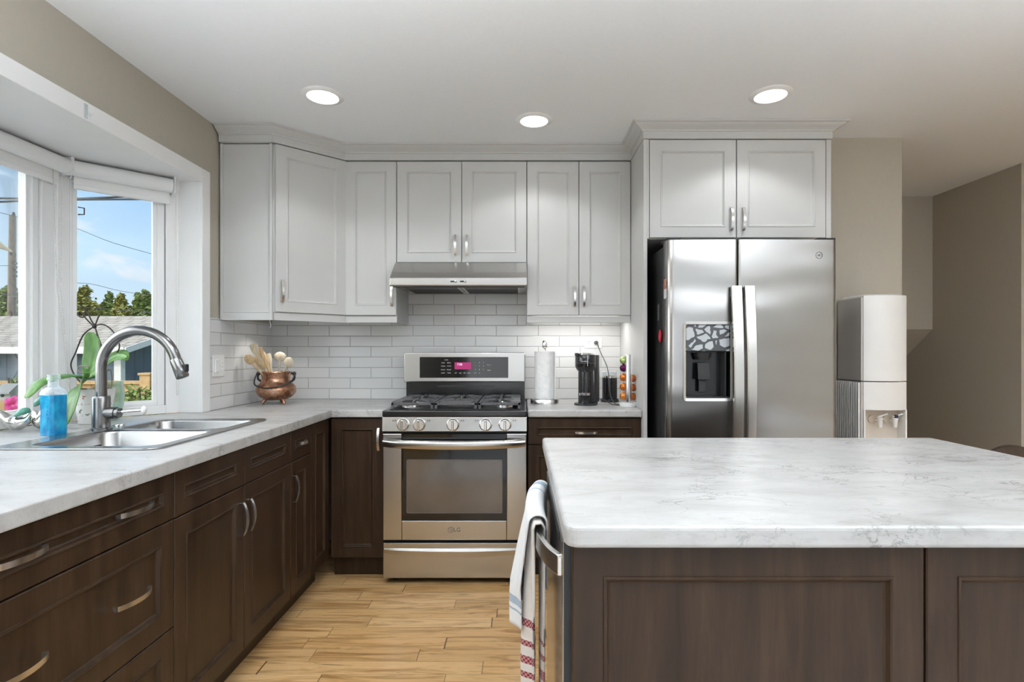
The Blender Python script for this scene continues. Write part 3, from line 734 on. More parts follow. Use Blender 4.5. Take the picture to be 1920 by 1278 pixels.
for row in ((('BAKE', 831, 680), ('BROIL', 842, 680), ('CLEAN', 831, 686), ('WARM', 842, 686), ('ROAST', 831, 693), ('PROOF', 842, 693), ('LIGHT', 831, 699), ('TIMER', 842, 699), ('OVEN', 837, 674.5)),
            (('SET', 855, 699), ('CLK', 863, 699), ('ON', 871, 699), ('START', 879, 699), ('CLR', 891, 699), ('0', 899, 699), ('START', 917, 684), ('STOP', 917, 694))):
    for s_, px, py in row: text('key_label', s_, .0085, Matrix.Translation((gx(px), GY-.0026, gz(py))) @ FRONT, 'mark', cp)
for i in range(9): text('key_label', str(i+1), .010, Matrix.Translation((gx(891.5+7.5*(i % 3)), GY-.0026, gz(679.5+6.6*(i//3)))) @ FRONT, 'mark', cp)
# burners and grates
y0g, y1g = RF+.045, YW-.14
for bx_, by_, br_ in ((-.60, 3.02, .045), (-.60, 3.30, .036), (-.344, 3.16, .05), (-.09, 3.02, .04), (-.09, 3.30, .045)):
    b = MB(); b.lathe([(.001, 0), (br_*1.15, 0), (br_*1.1, .012), (.001, .012)], (bx_, by_, zc1-.003), 28); bn = b.build('burner', 'nickel', t, smooth=45)
    b = MB(); b.lathe([(.001, .012), (br_, .012), (br_, .018), (br_*.85, .022), (.001, .022)], (bx_, by_, zc1-.003), 28); b.build('burner_cap', 'blackm', bn, smooth=45)
gt = zc1+.030
W_ = (RX1-RX0-.06)/3
for k in range(3):
    a0 = RX0+.03+k*W_+.004; a1 = a0+W_-.008; b = MB(); h = .008
    for x in (a0, a1-.014): b.box(x, x+.014, y0g, y1g, gt-.014, gt)
    for y in (y0g, y1g-.014, (y0g+y1g)/2-.007): b.box(a0, a1, y, y+.014, gt-.014, gt)
    for x in (a0, a1-.014):
        for y in (y0g, y1g-.014, (y0g+y1g)/2-.007): b.box(x, x+.014, y, y+.014, zc1-.003, gt-.012)
    cxm = (a0+a1)/2
    for cy in ((y0g*.75+y1g*.25), (y0g*.25+y1g*.75)):
        for an in range(0, 360, 45):
            c_, s_ = math.cos(math.radians(an)), math.sin(math.radians(an))
            R1_ = min(W_/2-.012, (y1g-y0g)/4)*(1.0 if an % 90 == 0 else 1.18)
            p0 = Vector((cxm+c_*.03, cy+s_*.03, gt+.004)); p1_ = Vector((cxm+c_*R1_, cy+s_*R1_, gt-.004))
            b.sweep3([p0, p0.lerp(p1_, .5)+Vector((0, 0, .003)), p1_], [(-.006, -.008), (.006, -.008), (.006, .006), (-.006, .006)])
    b.build('grate', 'iron', t, bevel=.002)
    if k != 1:   # flat outer plates of the side grates
        b = MB(); xa = a0 if k == 0 else a1-.055; b.box(xa, xa+.055, y0g+.02, y1g-.02, gt-.006, gt+.006); b.build('grate_plate', 'iron', t, bevel=.004)
    else:
        b = MB(); b.box(a0+.03, a1-.03, y0g+.02, y0g+.09, gt-.004, gt+.006); b.build('grate_plate', 'iron', t, bevel=.004)

# =================================================================== RANGE HOOD
HF = 3.03; hx0, hx1 = -.7255, .0362
t = thing('range_hood', 'stainless steel under-cabinet range hood above the stove', 'range hood', ((hx0+hx1)/2, 3.3, 1.58))
m = MB(); prof = [(UF-.022, 1.7395), (UF-.06, 1.736), (3.075, 1.668), (HF+.012, 1.640), (HF, 1.630), (HF, 1.592), (HF+.006, 1.584), (HF+.03, 1.590), (YW-.015, 1.602), (YW-.015, 1.7395)]
m.prism_x(prof, hx0, hx1); sh = m.build('canopy', 'steel', t, bevel=.003)
for x0, x1 in ((hx0+.04, -.352), (-.338, hx1-.04)):
    f = MB(); f.prism_x([(HF+.075, 1.5875), (YW-.06, 1.5945), (YW-.06, 1.600), (HF+.075, 1.596)], x0, x1); ft = f.build('filter', 'nickel', t)
    f = MB()
    for i in range(22):
        yy = HF+.085+i*.0185
        f.box(x0+.012, x1-.012, yy, yy+.006, 1.5860+.007*(yy-HF)/.45, 1.590+.007*(yy-HF)/.45)
    f.build('filter_slats', 'charcoal', ft)
f = MB(); f.box(hx0+.012, hx1-.012, HF+.03, HF+.07, 1.5845, 1.592); f.build('underside_strip', 'blackm', t)
hxx = lambda px: (px-VX)*HF/F
for px in (850, 868):
    k = MB(); z = EYE+(VY-527.5)*HF/F
    k.box(hxx(px)-.016, hxx(px)+.016, HF-.002, HF+.001, z-.004, z+.004); sl = k.build('switch', 'blackm', t, bevel=.001)
    k = MB(); k.ball((hxx(px)+.012, HF-.005, z), .007, .006, .0065); k.build('switch_slider', 'chrome', sl, smooth=180)

# =================================================================== REFRIGERATOR
FF = 2.68; fx0, fx1 = .722, 1.556; fz1 = 1.772
fpx = lambda px: (px-VX)*FF/F
fpz = lambda py: EYE+(VY-py)*FF/F
t = thing('refrigerator', 'stainless steel side-by-side refrigerator with ice dispenser', 'refrigerator', ((fx0+fx1)/2, 3.1, 0))
m = MB(); m.box(fx0, fx1-.002, 2.772, 3.50, .025, 1.752); m.build('case', 'charcoal', t, bevel=.004)
m = MB(); m.box(fx0+.01, fx1-.012, 2.74, 2.772, .0, .095); m.build('kick_grille', 'blackm', t)
for x0, x1 in ((fx0+.0, fx0+.07), (fx1-.09, fx1-.0)):
    h = MB(); h.box(x0, x1, 2.70, 2.81, 1.7725, 1.784); h.build('hinge_cover', 'blackm', t, bevel=.003)
m = MB(); m.box(fx0+.075, fx1-.095, 2.775, 2.80, 1.752, 1.770); m.build('case_top', 'charcoal', t)
mid = fpx(1384)
def plan(x, x0, x1, rl, rr):
    """front face depth of the gently bowed door at x"""
    c_ = (fx0+fx1)/2; y = FF+.010*((x-c_)/(fx1-fx0)*2)**2
    if x-x0 < rl: y += rl*.75*(1-math.sqrt(max(0, 1-(1-(x-x0)/rl)**2)))
    if x1-x < rr: y += rr*.75*(1-math.sqrt(max(0, 1-(1-(x1-x)/rr)**2)))
    return y
hxL, hxR, hzB, hzT = fpx(1285), fpx(1370), fpz(747), fpz(607)
def fridge_door(x0, x1, rl, rr, hole=None):
    xs = set()
    for i in range(13): xs.add(round(x0+rl*(1-math.cos(PI/2*i/12)), 5)); xs.add(round(x1-rr*(1-math.cos(PI/2*i/12)), 5))
    for i in range(1, 9): xs.add(round(x0+rl+(x1-x0-rl-rr)*i/9, 5))
    if hole: xs |= {round(hole[0], 5), round(hole[1], 5)}
    xs = sorted(xs); zs = [.105, fz1] if not hole else [.105, hole[2], hole[3], fz1]
    m = MB(); G = [[m.v(x, plan(x, x0, x1, rl, rr), z) for x in xs] for z in zs]
    for i in range(len(zs)-1):
        for j in range(len(xs)-1):
            if hole and i == 1 and hole[0]-1e-4 < xs[j] and xs[j+1] < hole[1]+1e-4: continue
            m.face([G[i][j], G[i][j+1], G[i+1][j+1], G[i+1][j]])
    n = len(xs)
    back = [[m.v(x, 2.765, z) for x in (x0, x1)] for z in zs]
    for i in range(len(zs)-1):
        m.face([back[i][0], G[i][0], G[i+1][0], back[i+1][0]]); m.face([G[i][-1], back[i][1], back[i+1][1], G[i+1][-1]]); m.face([back[i][1], back[i][0], back[i+1][0], back[i+1][1]])
    m.face(G[0][::-1]+[back[0][0], back[0][1]]); m.face(G[-1]+[back[-1][1], back[-1][0]])
    return m
dl = fridge_door(fx0, mid-.003, .035, .012, (hxL, hxR, hzB, hzT)).build('freezer_door', 'fridge', t, smooth=35)
dr2 = fridge_door(mid+.003, fx1, .012, .022).build('refrigerator_door', 'fridge', t, smooth=35)
m = MB(); m.box(mid-.010, mid+.010, 2.70, 2.764, .12, fz1-.01); m.build('door_gasket', 'blackm', t)
# dispenser
yb = FF+.072
m = MB(); e_ = .004
m.box(hxL-e_, hxL, FF+.012, yb, hzB, hzT); m.box(hxR, hxR+e_, FF+.012, yb, hzB, hzT); m.box(hxL-e_, hxR+e_, FF+.012, yb, hzB-e_, hzB); m.box(hxL-e_, hxR+e_, FF+.012, yb, hzT, hzT+e_); m.box(hxL-e_, hxR+e_, yb, yb+.003, hzB-e_, hzT+e_)
dp = m.build('dispenser', 'black', dl)
m = MB(); ol = rrect(hxL-.010, hxR+.010, hzB-.012, hzT+.012, .016); il = rrect(hxL+.002, hxR-.002, hzB+.002, hzT-.002, .010)
m.loft([[(x, FF+.008, z) for x, z in ol], [(x, FF-.004, z) for x, z in ol], [(x, FF-.002, z) for x, z in il], [(x, FF+.012, z) for x, z in il]], cap=False)
m.build('dispenser_frame', 'nickel', dl, smooth=50)
m = MB(); m.prism_x([(FF+.004, hzT-.004), (FF-.002, fpz(658)), (FF+.03, fpz(659)), (FF+.04, hzT-.004)], hxL+.004, hxR-.004)
mm, tt, bb = mat('patterned_panel', (.5, .5, .5), .35)
vo = tt.new('ShaderNodeTexVoronoi', feature='DISTANCE_TO_EDGE'); pv = tt.vmath('ADD', tt.pos((1, .2, 1.15), (.03, 0, .05)), tt.vmath('MULTIPLY', tt.vmath('SUBTRACT', tt.n.new('ShaderNodeTexNoise').outputs['Color'], (.5, .5, .5)), (.05, .05, .05))); ns_ = [q for q in tt.n if q.bl_idname == 'ShaderNodeTexNoise'][0]; tt.put(ns_.inputs['Vector'], tt.pos()); ns_.inputs['Scale'].default_value = 14; tt.put(vo.inputs['Vector'], pv); vo.inputs['Scale'].default_value = 19
tt.l.new(tt.mix(tt.mrange(vo.outputs['Distance'], .10, .12), (.07, .075, .08), (.52, .55, .58)), bb.inputs['Base Color']); M['patterned'] = mm
m.build('dispenser_panel', 'patterned', dl, bevel=.002)
m = MB(); xc = fpx(1323); m.lathe([(.001, 0), (.034, 0), (.040, .018), (.044, .034), (.001, .034)], (xc, FF+.045, fpz(674)), 24); m.build('ice_chute', 'charcoal', dl, smooth=50)
m = MB(); m.prism_x([(FF+.030, fpz(680)), (FF+.020, fpz(712)), (FF+.026, fpz(713)), (FF+.038, fpz(680))], xc-.030, xc+.030); m.build('paddle', 'blackm', dl, bevel=.002)
m = MB(); m.box(xc-.02, xc+.016, FF+.040, FF+.05, fpz(736), fpz(712)); m.build('water_spout', 'charcoal', dl, bevel=.003)
m = MB(); m.box(hxL+.006, hxR-.006, FF+.004, yb-.004, hzB+.001, hzB+.008); m.build('drip_tray', 'charcoal', dl)
m = MB(); m.box(hxR-.024, hxR-.018, FF+.012, yb, hzB+.006, fpz(660)); m.build('divider', 'charcoal', dl)
# handles
for nm, xa, xb, par in (('handle', fpx(1368), fpx(1387), dl), ('handle', fpx(1392.5), fpx(1411), dr2)):
    n = 22; rings = []; z0_, z1_ = .62, fpz(537)
    for i in range(n+1):
        u = i/n; z = z0_+(z1_-z0_)*u; k = math.sin(PI*u); yf = FF-.034-.030*k
        rings.append([(xa, yf+.004, z), (xa+.006, yf, z), (xb-.004, yf, z), (xb, yf+.004, z), (xb, yf+.020, z), (xa, yf+.020, z)])
    m = MB(); m.loft(rings); hh = m.build(nm, 'nickel', par, smooth=30)
    for za, zb in ((z0_, z0_+.04), (z1_-.05, z1_-.004)):
        m = MB(); m.box(xa+.004, xb-.004, FF-.03, FF+.004, za, zb); m.build('handle_mount', 'charcoal', hh, bevel=.002)
# round emblem
ex, ez = fpx(1537), fpz(478)
ey = plan(ex, mid+.003, fx1, .012, .022)-.0012
m = MB()
for ra, rb in ((.0170, .0152),):
    o1 = arc(ex, ez, ra, 0, 360, 32)[:-1]; o2 = arc(ex, ez, rb, 0, 360, 32)[:-1]
    for i in range(32):
        j = (i+1) % 32; m.face([m.v(o1[i][0], ey, o1[i][1]), m.v(o1[j][0], ey, o1[j][1]), m.v(o2[j][0], ey, o2[j][1]), m.v(o2[i][0], ey, o2[i][1])])
em = m.build('emblem', 'greymark', dr2, solid=.0006)
text('emblem_letters', 'GE', .0125, Matrix.Translation((ex, ey, ez)) @ FRONT, 'greymark', dr2)
# things stuck to the fridge side
m = MB(); m.ball((fx0-.008, 2.80, 1.302), .008, .021, .034); tag(m.build('fridge_magnet', simple('red_plastic', (.55, .015, .035), .2), smooth=180), 'oval red magnet on the dark side of the refrigerator', 'magnet')
sd = thing('photo_magnet', 'small photo card with white lower half on the refrigerator side edge', 'magnet', (fx0-.001, 2.725, 1.54))
m = MB(); m.box(fx0-.0015, fx0-.0003, 2.705, 2.752, 1.487, 1.535); m.build('card', 'plastic', sd)
mm, tt, bb = mat('photo_print', (.5, .1, .1), .4); nz = tt.noise(tt.pos((1, 1, 1)), 60, 3)
tt.l.new(tt.ramp(nz, [(.3, (.35, .02, .02)), (.48, (.5, .08, .05)), (.56, (.7, .55, .4)), (.7, (.05, .05, .06))]), bb.inputs['Base Color'])
m = MB(); m.box(fx0-.0015, fx0-.0003, 2.705, 2.752, 1.535, 1.585); m.build('photo', mm, sd)
m = MB(); m.box(fx0-.0015, fx0-.0003, 2.850, 2.874, 1.385, 1.47); tag(m.build('magnet_strip', simple('grey_strip', (.18, .18, .18), .5)), 'narrow grey strip magnet on the refrigerator side above the red one', 'magnet')

# =================================================================== WATER COOLER
wx0, wx1, wy0, wy1 = 1.776, 2.003, 2.84, 3.055
m_cream = simple('warm_white_plastic', (.80, .785, .76), .28, var=.01); m_taupe = simple('taupe_plastic', (.58, .54, .51), .4, var=.01)
t = thing('water_cooler', 'tall white water cooler with two taps right of the refrigerator', 'water cooler', ((wx0+wx1)/2, 2.95, 0))
def cfront(bow, n=14, x0=wx0+.004, x1=wx1): return [(x0+(x1-x0)*i/n, wy0-bow*math.sin(PI*i/n)**.8) for i in range(n+1)]
top = [(x, y) for x, y in cfront(.030)]+[(wx1, wy1), (wx0+.004, wy1)]
m = MB(); zt = EYE+(VY-553)*wy0/F; zs_ = EYE+(VY-715)*wy0/F
rings = [[(x, y, zs_+.003) for x, y in top], [(x, y, zt-.014) for x, y in top], [(wx0+(x-wx0)*.985+.002, wy0+(y-wy0)*.93, zt-.003) for x, y in top], [((wx0+wx1)/2+(x-(wx0+wx1)/2)*.85, (wy0+wy1)/2+(y-(wy0+wy1)/2)*.8, zt+.006) for x, y in top]]
m.loft(rings); m.build('bottle_cover', m_cream, t, smooth=40)
m = MB(); m.box(wx0-.006, wx0+.004, wy0+.004, wy1, zs_+.003, zt-.010); m.build('cover_side', m_taupe, t, bevel=.003)
za = EYE+(VY-768)*wy0/F
low = cfront(.024)+[(wx1, wy1), (wx0+.004, wy1)]
m = MB(); m.prism(low, za, zs_-.002); m.build('front_panel', m_cream, t, smooth=40)
m = MB(); m.prism([(wx0+.004, wy0+.09), (wx1, wy0+.09), (wx1, wy1), (wx0+.004, wy1)], 0, za); m.box(wx0+.004, wx0+.012, wy0-.004, wy0+.09, .02, za); m.box(wx1-.008, wx1, wy0-.004, wy0+.09, .02, za); m.build('body', m_cream, t)
m = MB(); m.prism(low, .02, .52); m.build('lower_front_panel', m_cream, t, smooth=40)
m = MB(); m.box(wx0+.012, wx1-.008, wy0+.060, wy0+.090, .52, za); m.build('tap_recess', simple('beige_plastic', (.62, .56, .49), .35), t)
m = MB(); m.box(wx0-.006, wx0+.003, wy0+.004, wy1, .02, zs_-.002)
m.build('side_panel', m_taupe, t)
m = MB()
for i in range(11):
    y = wy0+.012+i*.0195; m.box(wx0-.016, wx0-.006, y, y+.010, .05, zs_-.006)
m.build('side_ribs', m_cream, t, bevel=.002)
for k, px in enumerate((1650, 1678)):
    p = P(px, 790, wy0+.02); tp = MB(); tp.cyl((p.x-.018, wy0+.062, p.z+.008), (p.x-.018, wy0+.052, p.z+.008), .022, 20); ro_ = tp.build('tap_rosette', simple('beige_ring', (.55, .48, .40), .4), t, smooth=40)
    tp = MB(); tp.tube([(p.x, wy0+.055, p.z+.004), (p.x, wy0+.02, p.z+.004)], .008, 12); tp.lathe([(.001, -.030), (.0085, -.030), (.0125, .012), (.014, .014), (.014, .020), (.001, .020)], (p.x, wy0+.018, p.z), 16); tb_ = tp.build('tap', 'plastic', t, smooth=45)
    tp = MB(); tp.sweep3([(p.x-.012, wy0+.018, p.z+.026), (p.x+.002, wy0+.016, p.z+.030), (p.x+.030, wy0+.006, p.z+.042)], [(-.008, -.003), (.008, -.003), (.008, .003), (-.008, .003)]); tp.build('tap_lever', 'plastic', tb_, bevel=.002)
    if k: tp = MB(); tp.box(p.x-.009, p.x+.006, wy0+.003, wy0+.014, p.z+.020, p.z+.036); tp.build('tap_mark', simple('navy_plastic', (.01, .015, .06), .4), tb_)

# =================================================================== ISLAND
IX0, IX1, IY0, IY1 = .0785, 1.480, .972, 1.972
r = .028
poly = [(IX1, IY0)]+arc(IX1-.015, IY1-.015, .015, 0, 90, 5)+arc(IX0+.012, IY1-.012, .012, 90, 180, 5)+arc(IX0+r, IY0+r, r, 180, 270, 8)
c = MB(); c.prism(poly, CB, CT); tag(c.build('countertop', 'counter', bevel=.008, seg=3), 'large grey veined island countertop in the right foreground', 'countertop')
t = thing('island_cabinet', 'dark brown panelled island cabinet in the right foreground', 'cabinet', (.75, 1.0, 0))
m = MB(); m.box(.720, 1.44, 1.022, 1.95, .10, BT); m.box(.100, .718, 1.022, 1.030, .10, BT); m.box(.100, .718, 1.66, 1.95, .10, BT); m.build('body', 'wood', t)
m = MB(); m.box(.16, 1.40, 1.06, 1.90, 0, .10); m.build('plinth', 'wood', t)
IB = Matrix.Translation((0, 1.022, 0))
for x0, x1 in ((.0945, .7385), (.7425, 1.40)):
    door_mb(x0, x1, .118, BT-.002, t=.022).xf(IB).build('panel', 'wood', t)
m = MB(); m.box(1.402, 1.44, 1.000, 1.022, .118, BT-.002); m.build('end_stile', 'wood', t, bevel=.002)

t = thing('dishwasher', 'steel-fronted dishwasher in the left end of the island', 'dishwasher', (.35, 1.34, 0))
m = MB(); m.box(.112, .690, 1.045, 1.645, .10, .866); m.build('tub', 'charcoal', t)
m = MB(); m.box(.13, .16, 1.05, 1.64, 0, .10); m.build('toe_kick', 'blackm', t)
m = MB(); m.box(.0790, .108, 1.036, 1.650, .115, .866); dd = m.build('door', 'steel', t, bevel=.004)
m = MB(); m.box(.0815, .110, 1.0315, 1.036, .115, .866); m.build('door_edge', 'charcoal', dd)
m = MB(); m.box(.0770, .0792, 1.10, 1.585, .842, .862); m.build('control_strip', 'blackm', dd)
pts = smoothpath([(.0765, 1.050, 0), (.056, 1.10, 0), (.040, 1.185, 0), (.034, 1.31, 0), (.040, 1.44, 0), (.056, 1.53, 0), (.0765, 1.58, 0)], 5)
m = MB(); m.sweep3([(p.x, p.y, .815) for p in pts], [(-.006, -.020), (.006, -.020), (.006, .020), (-.006, .020)]); m.build('handle', 'nickel', dd, smooth=35, bevel=.002)
for y in (1.052, 1.578):
    m = MB(); m.box(.070, .0795, y-.010, y+.010, .797, .833); m.build('handle_mount', 'nickel', dd, bevel=.002)

def bar_x(y):
    return min(pts, key=lambda p: abs(p.y-y)).x
def towel(name, label, cat, y0, y1, rad, Lin, Lout, spread, A, nf, ph, narrow, tmat, skew=0.0):
    """cloth draped over the dishwasher handle: v runs from the inner hem over the bar to the outer hem"""
    nu, nv = 44, 64; m = MB(); uvl = m.bm.loops.layers.uv.new('UVMap'); ztop = .8365+rad*.4; ar = PI*rad; tot = Lin+ar+Lout; G = []
    yc = (y0+y1)/2; rnd = random.Random(len(name)*3)
    for i in range(nu+1):
        u = i/nu; row = []
        y = y0+(y1-y0)*u; xb = bar_x(y)
        for j in range(nv+1):
            s = tot*j/nv
            if s < Lin: k = (Lin-s)/Lout; x = xb+rad; z = ztop-(Lin-s); side = 1
            elif s < Lin+ar: a = (s-Lin)/rad; x = xb+rad*math.cos(a); z = ztop+rad*.9*math.sin(a); k = 0; side = 0
            else: k = (s-Lin-ar)/Lout; x = xb-rad-spread*min(1, k*1.6); z = ztop-(s-Lin-ar); side = -1
            kk = min(1.0, k*1.3)**.7
            f = math.sin(2*PI*nf*u+ph)+.35*math.sin(2*PI*nf*2.3*u+ph*2+k*2)
            if side > 0: x = min(.071, x+A*.15*kk*f)
            else: x += A*kk*f
            yy = yc+(y-yc)*(1-narrow*kk)+.010*kk*math.cos(2*PI*nf*u+ph*1.7)+skew*kk
            z += .010*kk*math.sin(7*u+ph)*k
            row.append((m.v(x, yy, z), u, j/nv))
        G.append(row)
    for i in range(nu):
        for j in range(nv):
            q = [G[i][j], G[i+1][j], G[i+1][j+1], G[i][j+1]]
            f = m.face([a[0] for a in q])
            for lp, a in zip(f.loops, q): lp[uvl].uv = (a[1], a[2])
    o = m.build(name, tmat, None, smooth=180, solid=.0035)
    return tag(o, label, cat)
def towel_mat(name, base, stripe, horiz, vert, waffle):
    mm, t, b = mat(name, base, .95, spec=.1)
    uv = t.new('ShaderNodeUVMap').outputs[0]; sp = t.new('ShaderNodeSeparateXYZ'); t.put(sp.inputs[0], uv)
    f = 0.0
    def band(co, a, b_):
        return t.math('MULTIPLY', t.math('GREATER_THAN', co, a), t.math('LESS_THAN', co, b_))
    for a, b_ in horiz: f = t.math('MAXIMUM', f, band(sp.outputs[1], a, b_))
    for a, b_ in vert: f = t.math('MAXIMUM', f, band(sp.outputs[0], a, b_))
    if waffle:
        chk = t.new('ShaderNodeTexChecker'); mpn = t.new('ShaderNodeMapping'); t.put(mpn.inputs[0], uv); mpn.inputs['Scale'].default_value = (60, 170, 1); t.put(chk.inputs[0], mpn.outputs[0]); chk.inputs['Scale'].default_value = 1
        h = chk.outputs['Fac']; f = t.math('MULTIPLY', f, t.mrange(h, 0, 1, .6, 1))
    else: h = t.noise(t.pos(), 400, 2)
    n = t.noise(t.pos(), 50, 3)
    c = t.mix(t.mrange(n, .3, .7, 0, .25), base, tuple(x*.75 for x in base))
    c = t.mix(f, c, stripe)
    t.l.new(c, b.inputs['Base Color']); t.l.new(t.bump(h, .5 if waffle else .2, .0015), b.inputs['Normal'])
    b.inputs['Sheen Weight'].default_value = .2
    return mm
towel('dish_towel', 'white waffle-weave dish towel with dark red stripes hanging lowest from the dishwasher handle', 'towel', 1.185, 1.40, .0125, .46, .42, .006, .013, 2.2, .6, .50,
      towel_mat('waffle_towel', (.66, .63, .60), (.26, .02, .035), [(.005, .045), (.07, .085), (.10, .125), (.15, .165), (.19, .20), (.79, .81), (.845, .86), (.885, .905), (.925, .94), (.96, .985)], [], True), -.01)
towel('dish_towel', 'white dish towel with pale blue bands draped on top over the dishwasher handle', 'towel', 1.205, 1.53, .021, .16, .255, .024, .011, 1.3, 2.6, .22,
      towel_mat('blue_band_towel', (.74, .76, .78), (.33, .42, .52), [(.86, .90), (.92, .93)], [(.86, .95), (.70, .73)], False))

# =================================================================== SMALL THINGS ON THE COUNTERS
# --- copper pot with wooden spoons
PC = Vector((-1.451, 3.25, CT))
mm, tt, bb = mat('hammered_copper', (.5, .25, .14), .3, .9)
vn = tt.new('ShaderNodeTexVoronoi'); tt.put(vn.inputs['Vector'], tt.pos()); vn.inputs['Scale'].default_value = 75
nz = tt.noise(tt.pos(), 26, 5, .65)
tt.l.new(tt.ramp(nz, [(.3, (.10, .045, .025)), (.46, (.42, .20, .115)), (.62, (.60, .36, .25)), (.75, (.70, .50, .40))]), bb.inputs['Base Color'])
tt.l.new(tt.bump(vn.outputs['Distance'], .35, .003), bb.inputs['Normal']); tt.l.new(tt.mrange(nz, .3, .7, .42, .24), bb.inputs['Roughness']); M['copper'] = mm
t = thing('copper_pot', 'hammered copper pot on three feet holding wooden spoons, in the counter corner', 'pot', PC)
m = MB(); m.lathe([(.001, .022), (.05, .023), (.088, .040), (.107, .062), (.112, .084), (.106, .105), (.090, .122), (.080, .138), (.078, .156), (.083, .176), (.089, .188), (.0865, .190), (.080, .176), (.075, .156), (.077, .138), (.087, .120), (.103, .103), (.108, .084), (.085, .045), (.001, .030)], PC, 40, cap=False); m.build('body', 'copper', t, smooth=60)
for a in (-40, 90, 220):
    c_, s_ = math.cos(math.radians(a-90+40)), math.sin(math.radians(a-90+40))
for a in (-150, -30, 90):
    c_, s_ = math.cos(math.radians(a)), math.sin(math.radians(a))
    m = MB(); m.tube([PC+Vector((c_*.055, s_*.055, .032)), PC+Vector((c_*.068, s_*.068, .016)), PC+Vector((c_*.076, s_*.076, .0015))], [.013, .0095, .0075], 10); m.build('foot', 'copper', t, smooth=60)
for s_ in (-1, 1):
    m = MB(); m.tube(smoothpath([PC+Vector((s_*.080, 0, .128)), PC+Vector((s_*.105, 0, .142)), PC+Vector((s_*.108, 0, .168)), PC+Vector((s_*.090, 0, .182))], 5), .006, 8); m.ball(tuple(PC+Vector((s_*.106, 0, .178))), .012); m.build('lug', 'blackm', t, smooth=60)
m = MB(); m.tube(smoothpath([PC+Vector((-.112, -.005, .178)), PC+Vector((-.108, -.045, .138)), PC+Vector((-.075, -.095, .112)), PC+Vector((0, -.122, .100)), PC+Vector((.075, -.095, .112)), PC+Vector((.110, -.045, .138)), PC+Vector((.114, -.005, .178))], 6), .0042, 8); m.build('bail_handle', 'blackm', t, smooth=60)
mw, tt, bb = mat('pale_wood', (.6, .42, .22), .5)
nz = tt.noise(tt.pos((30, 30, 4)), 3, 4); tt.l.new(tt.ramp(nz, [(.3, (.50, .33, .16)), (.7, (.70, .54, .33))]), bb.inputs['Base Color']); M['spoon'] = mw
mw2, tt, bb = mat('light_wood', (.7, .6, .45), .5)
nz = tt.noise(tt.pos((30, 30, 4)), 3, 4); tt.l.new(tt.ramp(nz, [(.3, (.56, .47, .33)), (.7, (.74, .66, .52))]), bb.inputs['Base Color']); M['spoon2'] = mw2
def utensil(name, label, px, py, dd_, hw, hl, bx, by, kind, m_, tilt=0.0):
    hw *= 1.2; hl *= 1.1; py -= 3
    tip = P(px, py, 3.25+dd_); base = PC+Vector((bx, by, .045)); ax = (tip-base).normalized()
    side = ax.cross(Vector((0, -1, 0))).normalized(); side = (side*math.cos(tilt)+side.cross(ax)*math.sin(tilt)).normalized(); nrm = side.cross(ax)
    t = thing(name, label, 'spoon' if 'spoon' in name else 'spatula', base, group='wooden utensils in the copper pot')
    m = MB(); m.tube([base, base.lerp(tip, .5), tip-ax*hl*.8], [.0052, .0050, .0058], 8); m.build('handle', m_, t, smooth=60)
    m = MB(); n = 10; rings = []
    for i in range(n+1):
        u = i/n; L_ = (u*2-1)*hl
        w_ = hw*math.sqrt(max(0.012, 1-(2*u-1)**2)) if kind == 'spoon' else hw*(.35+.65*min(1, u*1.7))*(1 if u < .93 else .8)
        dish = -.006*math.sin(PI*u) if kind == 'spoon' else 0
        ring = []
        for k in range(12):
            a = 2*PI*k/12; dz = dish*(1-abs(math.cos(a)))*(1 if math.sin(a) < 0 else 1)
            ring.append(tuple(tip+ax*L_+side*(w_*math.cos(a))+nrm*(.0035*math.sin(a)-dish*1.2+dish*abs(math.cos(a))**2*1.5)))
        rings.append(ring)
    m.loft(rings); m.build('head', m_, t, smooth=70)
utensil('wooden_spoon', 'round wooden spoon leaning farthest left in the copper pot', 468, 677, -.11, .023, .030, .03, .0, 'spoon', 'spoon')
utensil('wooden_spoon', 'large flat-lying wooden spoon, low at the left front of the copper pot', 488, 685, -.10, .024, .040, .04, .02, 'spoon', 'spoon', .4)
utensil('wooden_spatula', 'pale wooden spatula standing tallest at the left back of the copper pot', 480, 661, -.06, .020, .040, .0, .0, 'spat', 'spoon2')
utensil('wooden_fork', 'narrow tan wooden fork head second from left among the tall ones', 492, 668, -.05, .012, .044, .01, .01, 'spat', 'spoon')
utensil('wooden_spoon', 'slim tan wooden spoon just left of the middle of the copper pot', 497, 674, .00, .012, .044, .02, .0, 'spoon', 'spoon')
utensil('wooden_spatula', 'pale slanted wooden spatula in the middle of the copper pot', 505, 679, .02, .015, .040, .01, -.01, 'spat', 'spoon2')
utensil('wooden_spoon', 'round pale wooden spoon standing tallest at the right of the copper pot', 525, 671, .01, .030, .025, .0, .0, 'spoon', 'spoon2')
utensil('wooden_spoon', 'wide pale wooden spoon leaning farthest right in the copper pot', 541, 682, .0, .025, .029, -.02, .0, 'spoon', 'spoon2')

